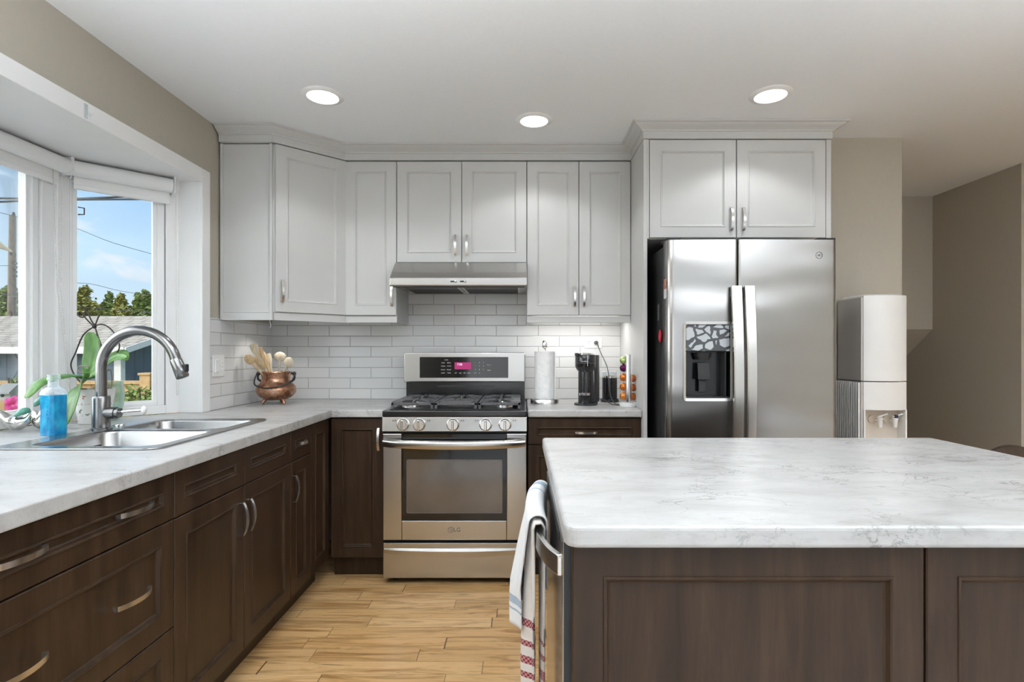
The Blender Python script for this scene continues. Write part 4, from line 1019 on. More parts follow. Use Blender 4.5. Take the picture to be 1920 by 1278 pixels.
# --- paper towels
c0 = P(1021.5, 755, 3.255); c0.z = CT
t = thing('paper_towel_holder', 'round steel paper towel holder beside the stove', 'paper towel holder', c0)
m = MB(); m.lathe([(.001, 0), (.085, 0), (.085, .026), (.082, .030), (.001, .030)], c0, 40); m.build('base', 'nickel', t, smooth=40)
m = MB(); m.tube([c0+Vector((0, 0, .03)), c0+Vector((0, 0, .325))], .006, 12); m.lathe([(.001, .322), (.010, .323), (.0155, .335), (.0155, .36), (.011, .374), (.001, .377)], c0, 20); m.build('rod', 'chrome', t, smooth=60)
mm, tt, bb = mat('paper', (.86, .86, .85), .95, spec=.1)
vv = tt.new('ShaderNodeTexVoronoi'); tt.put(vv.inputs['Vector'], tt.pos()); vv.inputs['Scale'].default_value = 90
tt.l.new(tt.bump(vv.outputs['Distance'], .5, .003), bb.inputs['Normal']); tt.l.new(tt.mix(tt.mrange(tt.noise(tt.pos(), 30, 3), .35, .65), (.80, .80, .80), (.88, .88, .87)), bb.inputs['Base Color'])
m = MB(); n = 40; ro = .0605
sp = [(ro*math.cos(2*PI*k/n), ro*math.sin(2*PI*k/n)) for k in range(n)]
m.loft([[(c0.x+x*.33, c0.y+y*.33, CT+.0305) for x, y in sp], [(c0.x+x, c0.y+y, CT+.0305) for x, y in sp], [(c0.x+x, c0.y+y, CT+.309) for x, y in sp], [(c0.x+x*.33, c0.y+y*.33, CT+.309) for x, y in sp]], cap=False)
m.box(c0.x+.056, c0.x+.062, c0.y-.03, c0.y+.0, CT+.031, CT+.3085)
tr_ = thing('paper_towel_roll', 'white textured paper towel roll on the steel holder', 'paper towel', c0+Vector((0, 0, .03)))
m.build('sheets', mm, tr_, smooth=40)
m = MB(); m.lathe([(.0195, .0306), (.0205, .0306), (.0205, .3085), (.0195, .3085)], c0, 24, cap=False); m.build('core', simple('cardboard', (.45, .33, .22), .9), tr_, smooth=40)

# --- coffee machine
kc = P(1099, 757, 3.19); kc.z = CT; K = 3.19/F
t = thing('coffee_machine', 'black capsule coffee machine between paper towels and milk frother', 'coffee machine', kc)
kz = lambda py: CT+(759-py)*K
def kx(px): return (px-VX)*K
m_gloss = simple('glossy_black_plastic', (.016, .016, .018), .16, spec=.6, var=.1)
hx_ = kx(1097.5)
m = MB(); m.lathe([(.001, 0), (.0675, 0), (.0675, .010), (.064, .013), (.001, .013)], (hx_, 3.17, CT), 36); m.box(hx_, kx(1121), 3.19, 3.30, CT, CT+.013); m.build('base', m_gloss, t, smooth=40)
m = MB(); m.lathe([(.001, .013), (.044, .013), (.044, .196), (.001, .196)], (hx_+.004, 3.205, CT), 32); m.build('column', m_gloss, t, smooth=40)
m = MB(); m.lathe([(.001, .190), (.040, .192), (.052, .205), (.058, .218), (.060, .222), (.060, .284), (.057, .290), (.001, .290)], (hx_, 3.185, CT), 36); m.build('brewing_head', m_gloss, t, smooth=35)
m = MB(); m.lathe([(.057, .2405), (.0606, .2405), (.0606, .2425), (.057, .2425)], (hx_, 3.185, CT), 36); m.build('head_seam', 'greymark', t)
m = MB(); m.lathe([(.001, .290), (.050, .290), (.046, .299), (.030, .303), (.001, .304)], (hx_, 3.185, CT), 32); ld = m.build('lid', 'chrome', t, smooth=40)
m = MB(); m.box(hx_-.064, hx_-.045, 3.15, 3.185, CT+.284, CT+.302); m.build('lid_lever', m_gloss, ld, bevel=.004)
m = MB(); m.box(hx_+.004, hx_+.006, 3.122, 3.13, CT+.225, CT+.288); m.build('head_trim', 'nickel', t)
m = MB(); m.lathe([(.001, .013), (.046, .013), (.046, .284), (.043, .288), (.001, .288)], (kx(1112), 3.255, CT), 30); m.build('water_tank', simple('smoky_black_plastic', (.03, .03, .032), .12, spec=.6), t, smooth=40)
m = MB(); z = kz(740); m.lathe([(.001, 0), (.030, 0), (.030, .013), (.001, .013)], (hx_-.012, 3.135, z), 24); m.box(hx_-.03, hx_+.02, 3.13, 3.175, z, z+.012)
cs = m.build('cup_support', 'chrome', t, smooth=40)
text('brand_text', 'NESPRESSO', .0078, Matrix.Translation((hx_-.010, 3.1245, kz(678))) @ FRONT, 'mark', t)
# cord and plug
oc = P(1112, 642, YW)
pl_ = P(1118, 642, YW-.02)
m = MB(); m.tube([pl_+Vector((0, .015, 0)), pl_+Vector((0, -.012, 0)), pl_+Vector((.003, -.022, -.006))], [.013, .012, .006], 14); m.build('plug', simple('dark_grey_rubber', (.09, .09, .095), .5), t, smooth=50)
m = MB(); m.tube(smoothpath([pl_+Vector((.003, -.022, -.006)), P(1126, 660, 3.50), P(1137, 684, 3.44), P(1141, 700, 3.30), P(1142, 722, 3.24), P(1146, 745, 3.21), Vector((.555, 3.19, CT+.004)), Vector((.60, 3.15, CT+.0035)), Vector((.575, 3.12, CT+.0035)), Vector((.53, 3.16, CT+.0035)), Vector((.50, 3.22, CT+.02)), Vector((.46, 3.26, CT+.03))], 8), .0030, 8); m.build('power_cord', simple('black_cord', (.05, .05, .05), .4), t, smooth=60)
# outlet
t = thing('wall_outlet', 'white two-socket wall outlet on the back tiles above the coffee machine', 'outlet', (oc.x, YW, oc.z))
m = MB(); m.box(oc.x-.058, oc.x+.058, YW-.006, YW-.0002, oc.z-.037, oc.z+.037); m.build('plate', 'plastic', t, bevel=.003)
for s_ in (-1, 1):
    m = MB(); m.box(oc.x+s_*.026-.017, oc.x+s_*.026+.017, YW-.0075, YW-.006, oc.z-.014, oc.z+.014); so_ = m.build('socket', 'vinyl', t, bevel=.001)
    if s_ < 0:
        m = MB()
        for a, b_ in ((-.006, .006), (.006, .006), (-.006, -.007)): m.box(oc.x-.026+a-.0015, oc.x-.026+a+.0015, YW-.0079, YW-.0075, oc.z+b_-.003, oc.z+b_+.003)
        m.build('slot', 'blackm', so_)
# switch plate on left wall
sy, sz = 2.915, 1.147; X0 = XL+.008
t = thing('light_switch', 'white double switch plate on the side tiles next to the bay window', 'light switch', (X0, sy, sz))
m = MB(); m.box(X0+.0002, X0+.006, sy-.055, sy+.055, sz-.058, sz+.058); m.build('plate', 'plastic', t, bevel=.003)
m = MB(); m.box(X0+.006, X0+.010, sy-.038, sy-.008, sz-.034, sz+.034); m.build('rocker', 'vinyl', t, bevel=.002)
for z in (-.022, 0, .022):
    m = MB(); m.box(X0+.006, X0+.009, sy+.014, sy+.034, sz+z-.007, sz+z+.007); m.build('button', 'vinyl', t, bevel=.002)

# --- milk frother / black jar
jc = P(1143, 753, 3.37); jc.z = CT
t = thing('milk_frother', 'black cylindrical milk frother with clear rim behind the coffee machine cord', 'milk frother', jc)
m = MB(); m.lathe([(.001, 0), (.056, 0), (.058, .008), (.052, .020), (.001, .022)], jc, 32); m.build('base', m_gloss, t, smooth=40)
m = MB(); m.lathe([(.001, .022), (.046, .022), (.046, .148), (.001, .148)], jc, 32); m.build('jug', m_gloss, t, smooth=40)
m = MB(); m.lathe([(.001, .148), (.0455, .148), (.0455, .158), (.001, .158)], jc, 32); m.build('rim', 'nickel', t, smooth=40)
m = MB(); m.lathe([(.001, .158), (.043, .158), (.044, .185), (.040, .188), (.001, .188)], jc, 32); m.build('lid', 'clear', t, smooth=40)

# --- capsule stand
cc = P(1178, 762, 3.085); cc.z = CT; KC = 3.085/F
t = thing('capsule_stand', 'white and chrome coffee capsule stand beside the tall white panel', 'capsule stand', cc)
m = MB(); sect = [(cc.x+.044*math.cos(2*PI*k/28), cc.y+.040*math.sin(2*PI*k/28)) for k in range(28)]
m.loft([[(x, y, CT) for x, y in sect], [(cc.x+(x-cc.x)*1.12, cc.y+(y-cc.y)*1.1, CT+.010) for x, y in sect], [(cc.x+(x-cc.x)*1.14, cc.y+(y-cc.y)*1.1, CT+.022) for x, y in sect], [(cc.x+(x-cc.x)*.5, cc.y+(y-cc.y)*.6, CT+.020) for x, y in sect]]); m.build('base', 'plastic', t, smooth=50)
m = MB(); m.prism(rrect(cc.x-.020, cc.x+.016, cc.y-.012, cc.y+.012, .010), CT+.018, CT+.292); m.build('column', 'chrome', t, smooth=40, bevel=.002)
for s_ in (-1, 1):
    m = MB(); m.tube([(cc.x+s_*.019-.002, cc.y-.013, CT+.020), (cc.x+s_*.019-.002, cc.y-.013, CT+.288)], .0022, 8); m.build('rail', 'chrome', t, smooth=60)
caps = [(-.034, 675, (.42, .55, .20), 'green coffee capsule at the top of the capsule stand'), (-.034, 689.5, (.10, .008, .07), 'purple coffee capsule below the green one'),
        (-.034, 707, (.62, .18, .03), 'orange coffee capsule below the purple one'), (-.034, 724.5, (.62, .18, .03), 'orange coffee capsule second from bottom on the left of the stand'), (-.034, 742, (.66, .24, .05), 'orange coffee capsule at the bottom left of the stand'),
        (.030, 709, (.50, .13, .03), 'orange coffee capsule topmost on the right of the stand'), (.030, 726, (.50, .13, .03), 'orange coffee capsule in the middle on the right of the stand'), (.030, 743, (.50, .13, .03), 'orange coffee capsule at the bottom right of the stand')]
for dx, py, col, lb in caps:
    z = EYE+(VY-py)*KC; s_ = -1 if dx < 0 else 1
    m = MB(); rot = Matrix.Rotation(s_*PI/2, 3, 'Y')
    m.lathe([(.001, -.004), (.0295*.86, -.004), (.0295*.86, -.0015), (.0225, .0), (.021, .010), (.016, .018), (.008, .022), (.001, .023)], (cc.x-.002+s_*.023, cc.y, z), 22, rot)
    o = m.build('coffee_capsule', simple('capsule_foil', col, .28, .6, var=.05), smooth=50); tag(o, lb, 'coffee capsule', 'coffee capsules on the stand')

# --- blue bottle
bc = P(101, 815, 2.03); bc.z = CT; KB = 2.03/F
t = thing('glass_bottle', 'square-shouldered bottle of bright blue liquid by the sink', 'bottle', bc, math.radians(-20))
mm, tt, bb = mat('blue_liquid', (.0, .20, .55), .08, spec=.6); bb.inputs['Transmission Weight'].default_value = .25
tt.l.new(tt.mix(tt.mrange(tt.noise(tt.pos((1, 1, .6)), 35, 2), .35, .65), (.0, .24, .58), (.02, .52, .86)), bb.inputs['Base Color']); M['bluel'] = mm
def rr8(hw, hd, ch): return [(-hw+ch, -hd), (hw-ch, -hd), (hw, -hd+ch), (hw, hd-ch), (hw-ch, hd), (-hw+ch, hd), (-hw, hd-ch), (-hw, -hd+ch)]
m = MB(); m.loft([[(x, y, z) for x, y in rr8(.036*k, .030*k, .010*k)] for k, z in ((.96, .0), (1, .004), (1, .150))]); m.build('liquid', 'bluel', t, False, bevel=.002)
m = MB(); rings = [[(x, y, z) for x, y in rr8(.0375*k, .0315*k, .010*k)] for k, z in ((1, .1505), (.98, .158), (.80, .170), (.50, .178))]
m.loft(rings, cap=False); m.lathe([(.019, .176), (.0175, .182), (.0175, .203), (.0205, .205), (.0205, .213), (.0185, .215), (.0195, .224), (.016, .224), (.0145, .205), (.0145, .182)], (0, 0, 0), 24, cap=False); m.build('neck', 'clear', t, False, smooth=50)
m = MB()
rnd = random.Random(3)
for i in range(9):
    z = .020+i*.0135; m.box(.010, .022, -.0312, -.030, z, z+.0025); m.box(.010+rnd.random()*.009, .013+rnd.random()*.009, -.0312, -.030, z, z+.010)
m.build('embossing', 'bluel', t, False, bevel=.0006)

# --- silver birds
mm, tt, bb = mat('mercury_glass', (.78, .77, .74), .10, 1.0); tt.l.new(tt.mix(tt.mrange(tt.noise(tt.pos(), 55, 4), .4, .7), (.80, .79, .76), (.50, .49, .45)), bb.inputs['Base Color']); M['mercury'] = mm
M['teal'] = simple('teal_glaze', (.12, .36, .27), .15, spec=.6, var=.15)
KBd = 2.12
def bird(label, pts_, rad, cap):
    p = [P(*q) for q in pts_]; base = min(p, key=lambda q: q.z)
    t = thing('bird_ornament', label, 'ornament', (p[3].x, p[3].y, CT), group=None)
    sp_ = smoothpath(p, 5); rr_ = []
    n = len(p)
    for i in range(len(sp_)):
        u = i/5; k = min(int(u), n-2); f = u-k; rr_.append(rad[k]*(1-f)+rad[k+1]*f)
    m = MB(); m.tube(sp_, rr_, 20); m.build('body', 'mercury', t, smooth=180)
    m = MB(); q = smoothpath([P(*c) for c in cap], 5); m.tube([v_+Vector((.004, -.004, .002)) for v_ in q], [.003+.010*math.sin(PI*i/(len(q)-1)) for i in range(len(q))], 12); m.build('crest', 'teal', t, smooth=180)
bird('mirrored glass bird with teal back at the left picture edge', [(-14, 762, 2.08), (2, 776, 2.09), (18, 788, 2.10), (34, 791.5, 2.11), (50, 785, 2.12), (56, 775, 2.12)], [.004, .014, .026, .031, .020, .003],
     [(26, 781, 2.085), (38, 774, 2.09), (50, 770, 2.105), (56, 774, 2.115)])
bird('mirrored glass bird with upright neck between the other bird and the blue bottle', [(62, 770, 2.16), (68, 778, 2.16), (74, 787, 2.16), (78, 790, 2.16), (84, 778, 2.16), (92, 752, 2.16), (98, 742, 2.16)], [.003, .018, .028, .029, .022, .012, .003],
     [(64, 762, 2.15), (74, 752, 2.15), (86, 746, 2.15)])

# --- orchid
oc_ = P(177, 791, 2.36); oc_.z = CT
t = thing('potted_orchid', 'orchid with broad green leaves in a white flower-painted pot', 'plant', oc_)
mm, tt, bb = mat('painted_porcelain', (.8, .8, .8), .15)
g = tt.new('ShaderNodeSeparateXYZ'); tt.put(g.inputs[0], tt.new('ShaderNodeNewGeometry').outputs['Position'])
n1 = tt.noise(tt.pos((1, 1, 1)), 42, 3, .6); n2 = tt.noise(tt.pos((1, 1, 1), (5, 3, 1)), 55, 4, .6)
hi = tt.mrange(g.outputs[2], CT+.085, CT+.09); lo = tt.math('SUBTRACT', 1.0, hi)
hi2 = tt.math('MULTIPLY', hi, tt.mrange(g.outputs[2], CT+.125, CT+.12))
c = tt.mix(tt.math('MULTIPLY', tt.mrange(n1, .58, .60), hi2), (.80, .80, .79), (.42, .05, .06))
c = tt.mix(tt.math('MULTIPLY', tt.mrange(n2, .56, .60), tt.math('MULTIPLY', lo, tt.mrange(g.outputs[2], CT+.02, CT+.03))), c, (.22, .26, .24))
tt.l.new(c, bb.inputs['Base Color']); M['porcelain'] = mm
m = MB(); m.lathe([(.001, 0), (.052, 0), (.056, .006), (.062, .05), (.070, .11), (.074, .145), (.076, .150), (.071, .150), (.066, .12), (.001, .115)], oc_, 36, cap=False); m.build('pot', 'porcelain', t, smooth=60)
m = MB(); rnd = random.Random(5)
for i in range(46):
    a = rnd.random()*2*PI; q = rnd.random()**.5*.055; m.ball(tuple(oc_+Vector((q*math.cos(a), q*math.sin(a), .125+rnd.random()*.022))), .008+rnd.random()*.007, seg=7, rings=5)
mb_, tt, bb = mat('bark_chips', (.2, .15, .1), .8); tt.l.new(tt.ramp(tt.noise(tt.pos(), 60, 2), [(.35, (.10, .07, .04)), (.5, (.32, .27, .19)), (.65, (.10, .13, .06))]), bb.inputs['Base Color'])
m.build('bark', mb_, t)
ml, tt, bb = mat('orchid_leaf', (.1, .3, .05), .32, spec=.5)
nz = tt.noise(tt.pos((8, 8, 2)), 6, 4); tt.l.new(tt.ramp(nz, [(.3, (.055, .15, .03)), (.6, (.13, .29, .065)), (.8, (.24, .41, .14))]), bb.inputs['Base Color']); bb.inputs['Transmission Weight'].default_value = .0
bb.inputs['Subsurface Weight'].default_value = .1; bb.inputs['Subsurface Radius'].default_value = (.02, .03, .01)
def leaf(pts_, w_, up, fold=.25, prof=None):
    q = smoothpath(pts_, 7); n = len(q); m = MB(); G = []
    for i, p in enumerate(q):
        u = i/(n-1); tg = (q[min(i+1, n-1)]-q[max(i-1, 0)]).normalized(); sd = tg.cross(Vector(up)).normalized(); nn = sd.cross(tg)
        ww = w_*(.45+.55*min(1, u*2.2))*math.sqrt(max(.0, 1-max(0, (u-.55)/.45)**2.2)) if i < n-1 else .0015
        ww = max(ww, .0015)
        G.append([m.v(*(p+sd*ww*k+nn*(abs(k)**1.3*ww*fold))) for k in (-1, -.66, -.33, 0, .33, .66, 1)])
    for a, b_ in zip(G, G[1:]):
        for k in range(6): m.face([a[k], a[k+1], b_[k+1], b_[k]])
    return m.build('leaf', ml, t, smooth=180, solid=.0022)
bs = P(166, 709, 2.33)
leaf([bs, P(170, 690, 2.36), P(176, 655, 2.38), P(168, 622, 2.38)], .034, (.3, -1, .1), .35)
leaf([bs, P(140, 702, 2.26), P(105, 703, 2.18), P(70, 716, 2.12), P(46, 746, 2.09)], .034, (.0, -.55, 1), -.30)
leaf([bs, P(150, 720, 2.26), P(140, 745, 2.21), P(130, 772, 2.19), P(120, 798, 2.185)], .052, (-.4, -1, .2), .25)
leaf([bs, P(182, 698, 2.34), P(200, 682, 2.34), P(220, 670, 2.33), P(238, 671, 2.32)], .024, (.0, -.8, .7), .30)
leaf([bs+Vector((.01, .01, 0)), P(190, 690, 2.42), P(214, 668, 2.44), P(232, 664, 2.45), P(238, 676, 2.45)], .022, (.0, -.8, .7), .3)
mst = simple('dry_stem', (.035, .025, .02), .55, var=.2)
for pts_ in ([(150, 716, 2.40), (138, 700, 2.40), (133, 682, 2.40), (142, 660, 2.40), (156, 628, 2.40), (176, 612, 2.40)], [(176, 612, 2.40), (164, 600, 2.40), (150, 584, 2.40), (148, 592, 2.40), (157, 594, 2.40), (160, 583, 2.40), (155, 576, 2.40), (164, 585, 2.40), (171, 600, 2.40), (178, 611, 2.40)],
             [(178, 611, 2.40), (184, 595, 2.40), (187, 591, 2.40)], [(178, 610, 2.40), (193, 608, 2.40), (208, 617, 2.40), (220, 634, 2.40), (224, 650, 2.40), (218, 664, 2.40)], [(178, 612, 2.40), (184, 632, 2.39), (190, 650, 2.38), (196, 700, 2.37)]):
    m = MB(); m.tube(smoothpath([P(*q) for q in pts_], 5), .0030, 7); m.build('stem', mst, t, smooth=60)
m = MB(); m.ball(tuple(P(177, 611, 2.40)), .009, .009, .012); m.build('clip', 'blackm', t, smooth=180)
for pts_ in ([(158, 700, 2.33), (146, 694, 2.33), (150, 686, 2.33), (166, 688, 2.33)], [(196, 702, 2.38), (205, 692, 2.38), (210, 704, 2.38), (208, 728, 2.38)], [(180, 704, 2.33), (186, 712, 2.33), (196, 722, 2.33)]):
    m = MB(); m.tube(smoothpath([P(*q) for q in pts_], 5), .0028, 6); m.build('aerial_root', simple('grey_root', (.25, .22, .18), .6), t, smooth=60)
gc = P(206, 787, 2.46); gc.z = CT
m = MB(); m.lathe([(.001, 0), (.034, 0), (.038, .01), (.052, .07), (.056, .12), (.050, .165), (.053, .175), (.0505, .175), (.0475, .165), (.0535, .12), (.0495, .07), (.035, .012), (.001, .006)], gc, 30, cap=False)
tag(m.build('glass_vase', 'greenglass', smooth=60), 'pale green glass vase standing behind the orchid pot and faucet', 'vase')

# =================================================================== OUTSIDE THE WINDOW
GZ = -1.1
m_grass, tt, bb = mat('lawn', (.1, .15, .05), .9, spec=.1); tt.l.new(tt.ramp(tt.noise(tt.pos(), 6, 5), [(.3, (.07, .11, .03)), (.7, (.16, .20, .07))]), bb.inputs['Base Color'])
g = MB(); g.box(-60, 20, 5.75, 70, GZ-.1, GZ); g.box(-60, -2.2, -20, 5.75, GZ-.1, GZ); struct(g.build('ground', m_grass))
m_slab = simple('pale_bounce_slab', (.62, .60, .57), .9, var=.08, scale=5)
g = MB(); g.box(-7.0, -2.35, -6, 5.6, GZ, GZ+.06); struct(g.build('added_patio', m_slab))  # unseen pale slab, added to bounce daylight up into the bay
# garage
GD = 12.0; gk = GD/F
gxr = (226-VX)*gk
ez_ = EYE+(VY-648)*gk
msid, tt, bb = mat('blue_grey_siding', (.1, .13, .16), .7, spec=.2)
sp_ = tt.new('ShaderNodeSeparateXYZ'); tt.put(sp_.inputs[0], tt.new('ShaderNodeNewGeometry').outputs['Position'])
gv = tt.math('FRACT', tt.math('MULTIPLY', tt.math('ADD', sp_.outputs[0], sp_.outputs[1]), 3.4)); ln = tt.mrange(tt.math('ABSOLUTE', tt.math('SUBTRACT', gv, .5)), .0, .06, 1, 0)
tt.l.new(tt.mix(ln, tt.mix(tt.mrange(tt.noise(tt.pos((8, 8, .6)), 3, 3), .3, .7), (.105, .135, .165), (.135, .165, .195)), (.045, .06, .075)), bb.inputs['Base Color'])
msh, tt, bb = mat('grey_shingles', (.4, .38, .35), .9, spec=.1)
cx = tt.new('ShaderNodeCombineXYZ'); sp_ = tt.new('ShaderNodeSeparateXYZ'); tt.put(sp_.inputs[0], tt.new('ShaderNodeNewGeometry').outputs['Position']); tt.put(cx.inputs[0], sp_.outputs[0]); tt.put(cx.inputs[1], tt.math('MULTIPLY', sp_.outputs[1], 1.05))
br = tt.new('ShaderNodeTexBrick', offset=.37); tt.put(br.inputs['Vector'], cx.outputs[0])
for k, v in (('Scale', 1), ('Mortar Size', .022), ('Mortar Smooth', .6), ('Brick Width', .34), ('Row Height', .27), ('Bias', 0)): br.inputs[k].default_value = v
br.inputs['Color1'].default_value = (.36, .315, .26, 1); br.inputs['Color2'].default_value = (.46, .41, .345, 1); br.inputs['Mortar'].default_value = (.10, .085, .07, 1)
tt.l.new(tt.mix(tt.mrange(tt.noise(tt.pos(), 9, 4), .35, .65, 0, .35), br.outputs['Color'], (.28, .245, .20)), bb.inputs['Base Color'])
m_fascia = simple('white_fascia', (.70, .68, .64), .6)
t = thing('garage', 'blue-grey garage with grey shingle roof across the yard', 'garage', (gxr-5, GD+3, GZ))
rid = 2.11
m = MB(); m.loft([[(gxr-11, GD, GZ), (gxr, GD, GZ), (gxr, GD+6.4, GZ), (gxr-11, GD+6.4, GZ)], [(gxr-11, GD, ez_-.02), (gxr, GD, ez_-.02), (gxr, GD+6.4, ez_-.02), (gxr-11, GD+6.4, ez_-.02)]])
m.prism_x([(GD, ez_-.02), (GD+3.2, rid-.04), (GD+6.4, ez_-.02)], gxr-.05, gxr); m.build('wall', msid, t)
m = MB(); m.prism_x([(GD-.35, ez_-.115), (GD+3.2, rid), (GD+6.75, ez_-.115), (GD+6.75, ez_-.03), (GD+3.2, rid+.09), (GD-.35, ez_-.03)], gxr-11.3, gxr+.33); m.build('roof', msh, t)
m = MB(); m.box(gxr-11.3, gxr+.33, GD-.37, GD-.345, ez_-.17, ez_-.03); m.build('fascia', m_fascia, t)
m = MB(); m.prism_x([(GD-.35, ez_-.17), (GD+3.2, rid-.07), (GD+6.75, ez_-.17), (GD+6.75, ez_-.04), (GD+3.2, rid+.08), (GD-.35, ez_-.04)], gxr+.33, gxr+.37); m.build('rake_board', m_fascia, t)
m = MB(); m.prism_x([(GD-.34, ez_-.15), (GD+3.2, rid-.035), (GD+6.7, ez_-.15), (GD+6.7, ez_-.12), (GD+3.2, rid-.005), (GD-.34, ez_-.12)], gxr-.0, gxr+.33); m.build('soffit', m_fascia, t)
m = MB(); m.box(gxr-.13, gxr+.02, GD-.02, GD+.12, GZ, ez_-.02); m.build('corner_board', m_fascia, t)
# fence
mcd, tt, bb = mat('cedar_boards', (.5, .3, .12), .75, spec=.2)
sp_ = tt.new('ShaderNodeSeparateXYZ'); tt.put(sp_.inputs[0], tt.new('ShaderNodeNewGeometry').outputs['Position'])
fr_ = tt.math('FRACT', tt.math('MULTIPLY', sp_.outputs[0], 6.6)); ln = tt.mrange(tt.math('ABSOLUTE', tt.math('SUBTRACT', fr_, .5)), 0, .06, 1, 0)
tt.l.new(tt.mix(ln, tt.mix(tt.noise(tt.pos((9, 9, 1)), 3, 3), (.34, .20, .085), (.50, .33, .15)), (.10, .05, .02)), bb.inputs['Base Color'])
ND = 8.6; nk = ND/F; ftop = EYE+(VY-716)*nk
t = thing('cedar_fence', 'tan cedar board fence in front of the garage', 'fence', (-7, ND, GZ))
m = MB(); m.box(-20, -5.2, ND, ND+.025, GZ, ftop-.03); m.build('boards', mcd, t)
mrl = simple('cedar_rail', (.42, .26, .11), .7, var=.15, scale=12)
m = MB(); m.box(-20, -5.2, ND-.05, ND+.07, ftop-.03, ftop+.02); m.build('cap_rail', mrl, t)
m = MB(); m.box(-20, -5.2, ND-.04, ND, ftop-.20, ftop-.11); m.build('rail', mrl, t)
for px in (272, 96, -60):
    x = (px-VX)*nk*.985; m = MB(); m.box(x-.08, x+.08, ND-.14, ND+.02, GZ, ftop+.11); po = m.build('post', mrl, t)
    m = MB(); m.box(x-.10, x+.10, ND-.16, ND+.04, ftop+.11, ftop+.15); m.build('post_cap', mrl, po, bevel=.01)

def leaves(m, c, rx_, ry_, rz_, n, sz, rnd, shell=.55):
    for _ in range(n):
        while True:
            d = Vector((rnd.gauss(0, 1), rnd.gauss(0, 1), rnd.gauss(0, 1)))
            if d.length > .1: break
        d.normalize(); k = shell+(1-shell)*rnd.random()
        p = Vector(c)+Vector((d.x*rx_*k, d.y*ry_*k, d.z*rz_*k))
        a = Vector((rnd.gauss(0, 1), rnd.gauss(0, 1), rnd.gauss(0, .6))).normalized(); b_ = a.orthogonal().normalized(); s_ = sz*(.6+.8*rnd.random())
        m.face([m.v(*(p-a*s_)), m.v(*(p+b_*s_*.5)), m.v(*(p+a*s_)), m.v(*(p-b_*s_*.5))])
def foliage(name, c1, c2, c3):
    mm, tt, bb = mat(name, c1, .7, spec=.2); n = tt.noise(tt.pos(), 2.2, 5, .7)
    tt.l.new(tt.ramp(n, [(.3, c1), (.5, c2), (.7, c3)]), bb.inputs['Base Color']); bb.inputs['Subsurface Weight'].default_value = 0
    return mm
fol = [foliage('dark_foliage', (.05, .08, .022), (.12, .17, .045), (.22, .27, .08)), foliage('yellow_foliage', (.13, .13, .035), (.26, .25, .065), (.40, .37, .11)), foliage('mid_foliage', (.08, .12, .035), (.17, .22, .06), (.28, .32, .10))]
bark = simple('bark', (.07, .05, .035), .9, var=.3)
TD = 23.0; tk = TD/F
trees = [(18, 548, 62, 2, 'green tree behind the garage at the left picture edge'), (62, 545, 46, 0, 'dark green tree behind the garage, mostly behind the window mullion'), (160, 545, 52, 1, 'yellow-green tree at the left of the angled window pane'),
         (205, 556, 34, 0, 'dark thin-topped tree in the middle of the angled window pane'), (228, 560, 34, 1, 'rounded yellow-green tree right of the dark one in the angled pane'), (270, 553, 46, 2, 'pointed green tree at the right of the angled window pane'), (118, 560, 40, 2, 'green tree behind the garage hidden mostly by the window post')]
for i, (px, py, wpx, fi, lb) in enumerate(trees):
    d = TD+(i*2.3) % 7; k = d/F; x = (px-VX)*k; ztop = EYE+(VY-py)*k+.25; rnd = random.Random(40+i); ww = wpx*k/2*1.45
    t = thing('tree', lb, 'tree', (x, d, GZ), group='trees behind the garage')
    m = MB(); m.tube([(x, d, GZ), (x+.05, d, GZ+1.5), (x-.05, d, ztop-.8)], [.16, .12, .03], 8)
    for b_ in range(5):
        z0_ = GZ+1.2+b_*.5; a = rnd.random()*6.28; m.tube([(x, d, z0_), (x+math.cos(a)*ww*.7, d+math.sin(a)*ww*.7, z0_+.8)], [.05, .015], 6)
    m.build('trunk', bark, t, smooth=60)
    m = MB(); leaves(m, (x, d, (ztop+.4)/2), ww*1.0, ww, (ztop-.4)/2*.8, 900, .12, rnd, .3)
    for b_ in range(16):
        f = rnd.random(); zc = .6+f*(ztop-.9); wr = ww*(1.05-.75*f)
        leaves(m, (x+(rnd.random()-.5)*wr*2.0, d+(rnd.random()-.5)*wr, zc), wr*.55, wr*.5, .42, 260, .11, rnd, .35)
    leaves(m, (x, d, ztop-.25), ww*.28, ww*.28, .30, 160, .09, rnd, .2)
    m.build('foliage', fol[fi], t)
# bush and vine by the fence
for px, py, rr_, lb in ((250, 746, .20, 'leafy green bush in front of the fence in the angled pane'), (286, 744, .20, 'taller vine-like bush against the fence post in the angled pane'), (40, 722, .16, 'small green sprig above the birdhouse')):
    d = 7.6; p = P(px, py, d); rnd = random.Random(px); t = thing('bush', lb, 'bush', (p.x, d, GZ))
    m = MB()
    for j in range(4): m.tube([(p.x+(j-1.5)*.05, d, GZ), (p.x+(j-1.5)*.09, d, p.z-.2), (p.x+(j-1.5)*.12, d, p.z+.1)], .012, 6)
    m.build('stems', bark, t)
    m = MB(); leaves(m, p, rr_, rr_*.7, rr_, int(1100*rr_), .035, rnd, .2); leaves(m, p+Vector((.02, 0, -.35)), rr_*1.2, rr_*.7, .35, int(900*rr_), .045, rnd, .2); leaves(m, p+Vector((.0, 0, -1.0)), rr_*1.2, rr_*.7, .6, int(1200*rr_), .05, rnd, .2)
    m.build('foliage', fol[2], t)
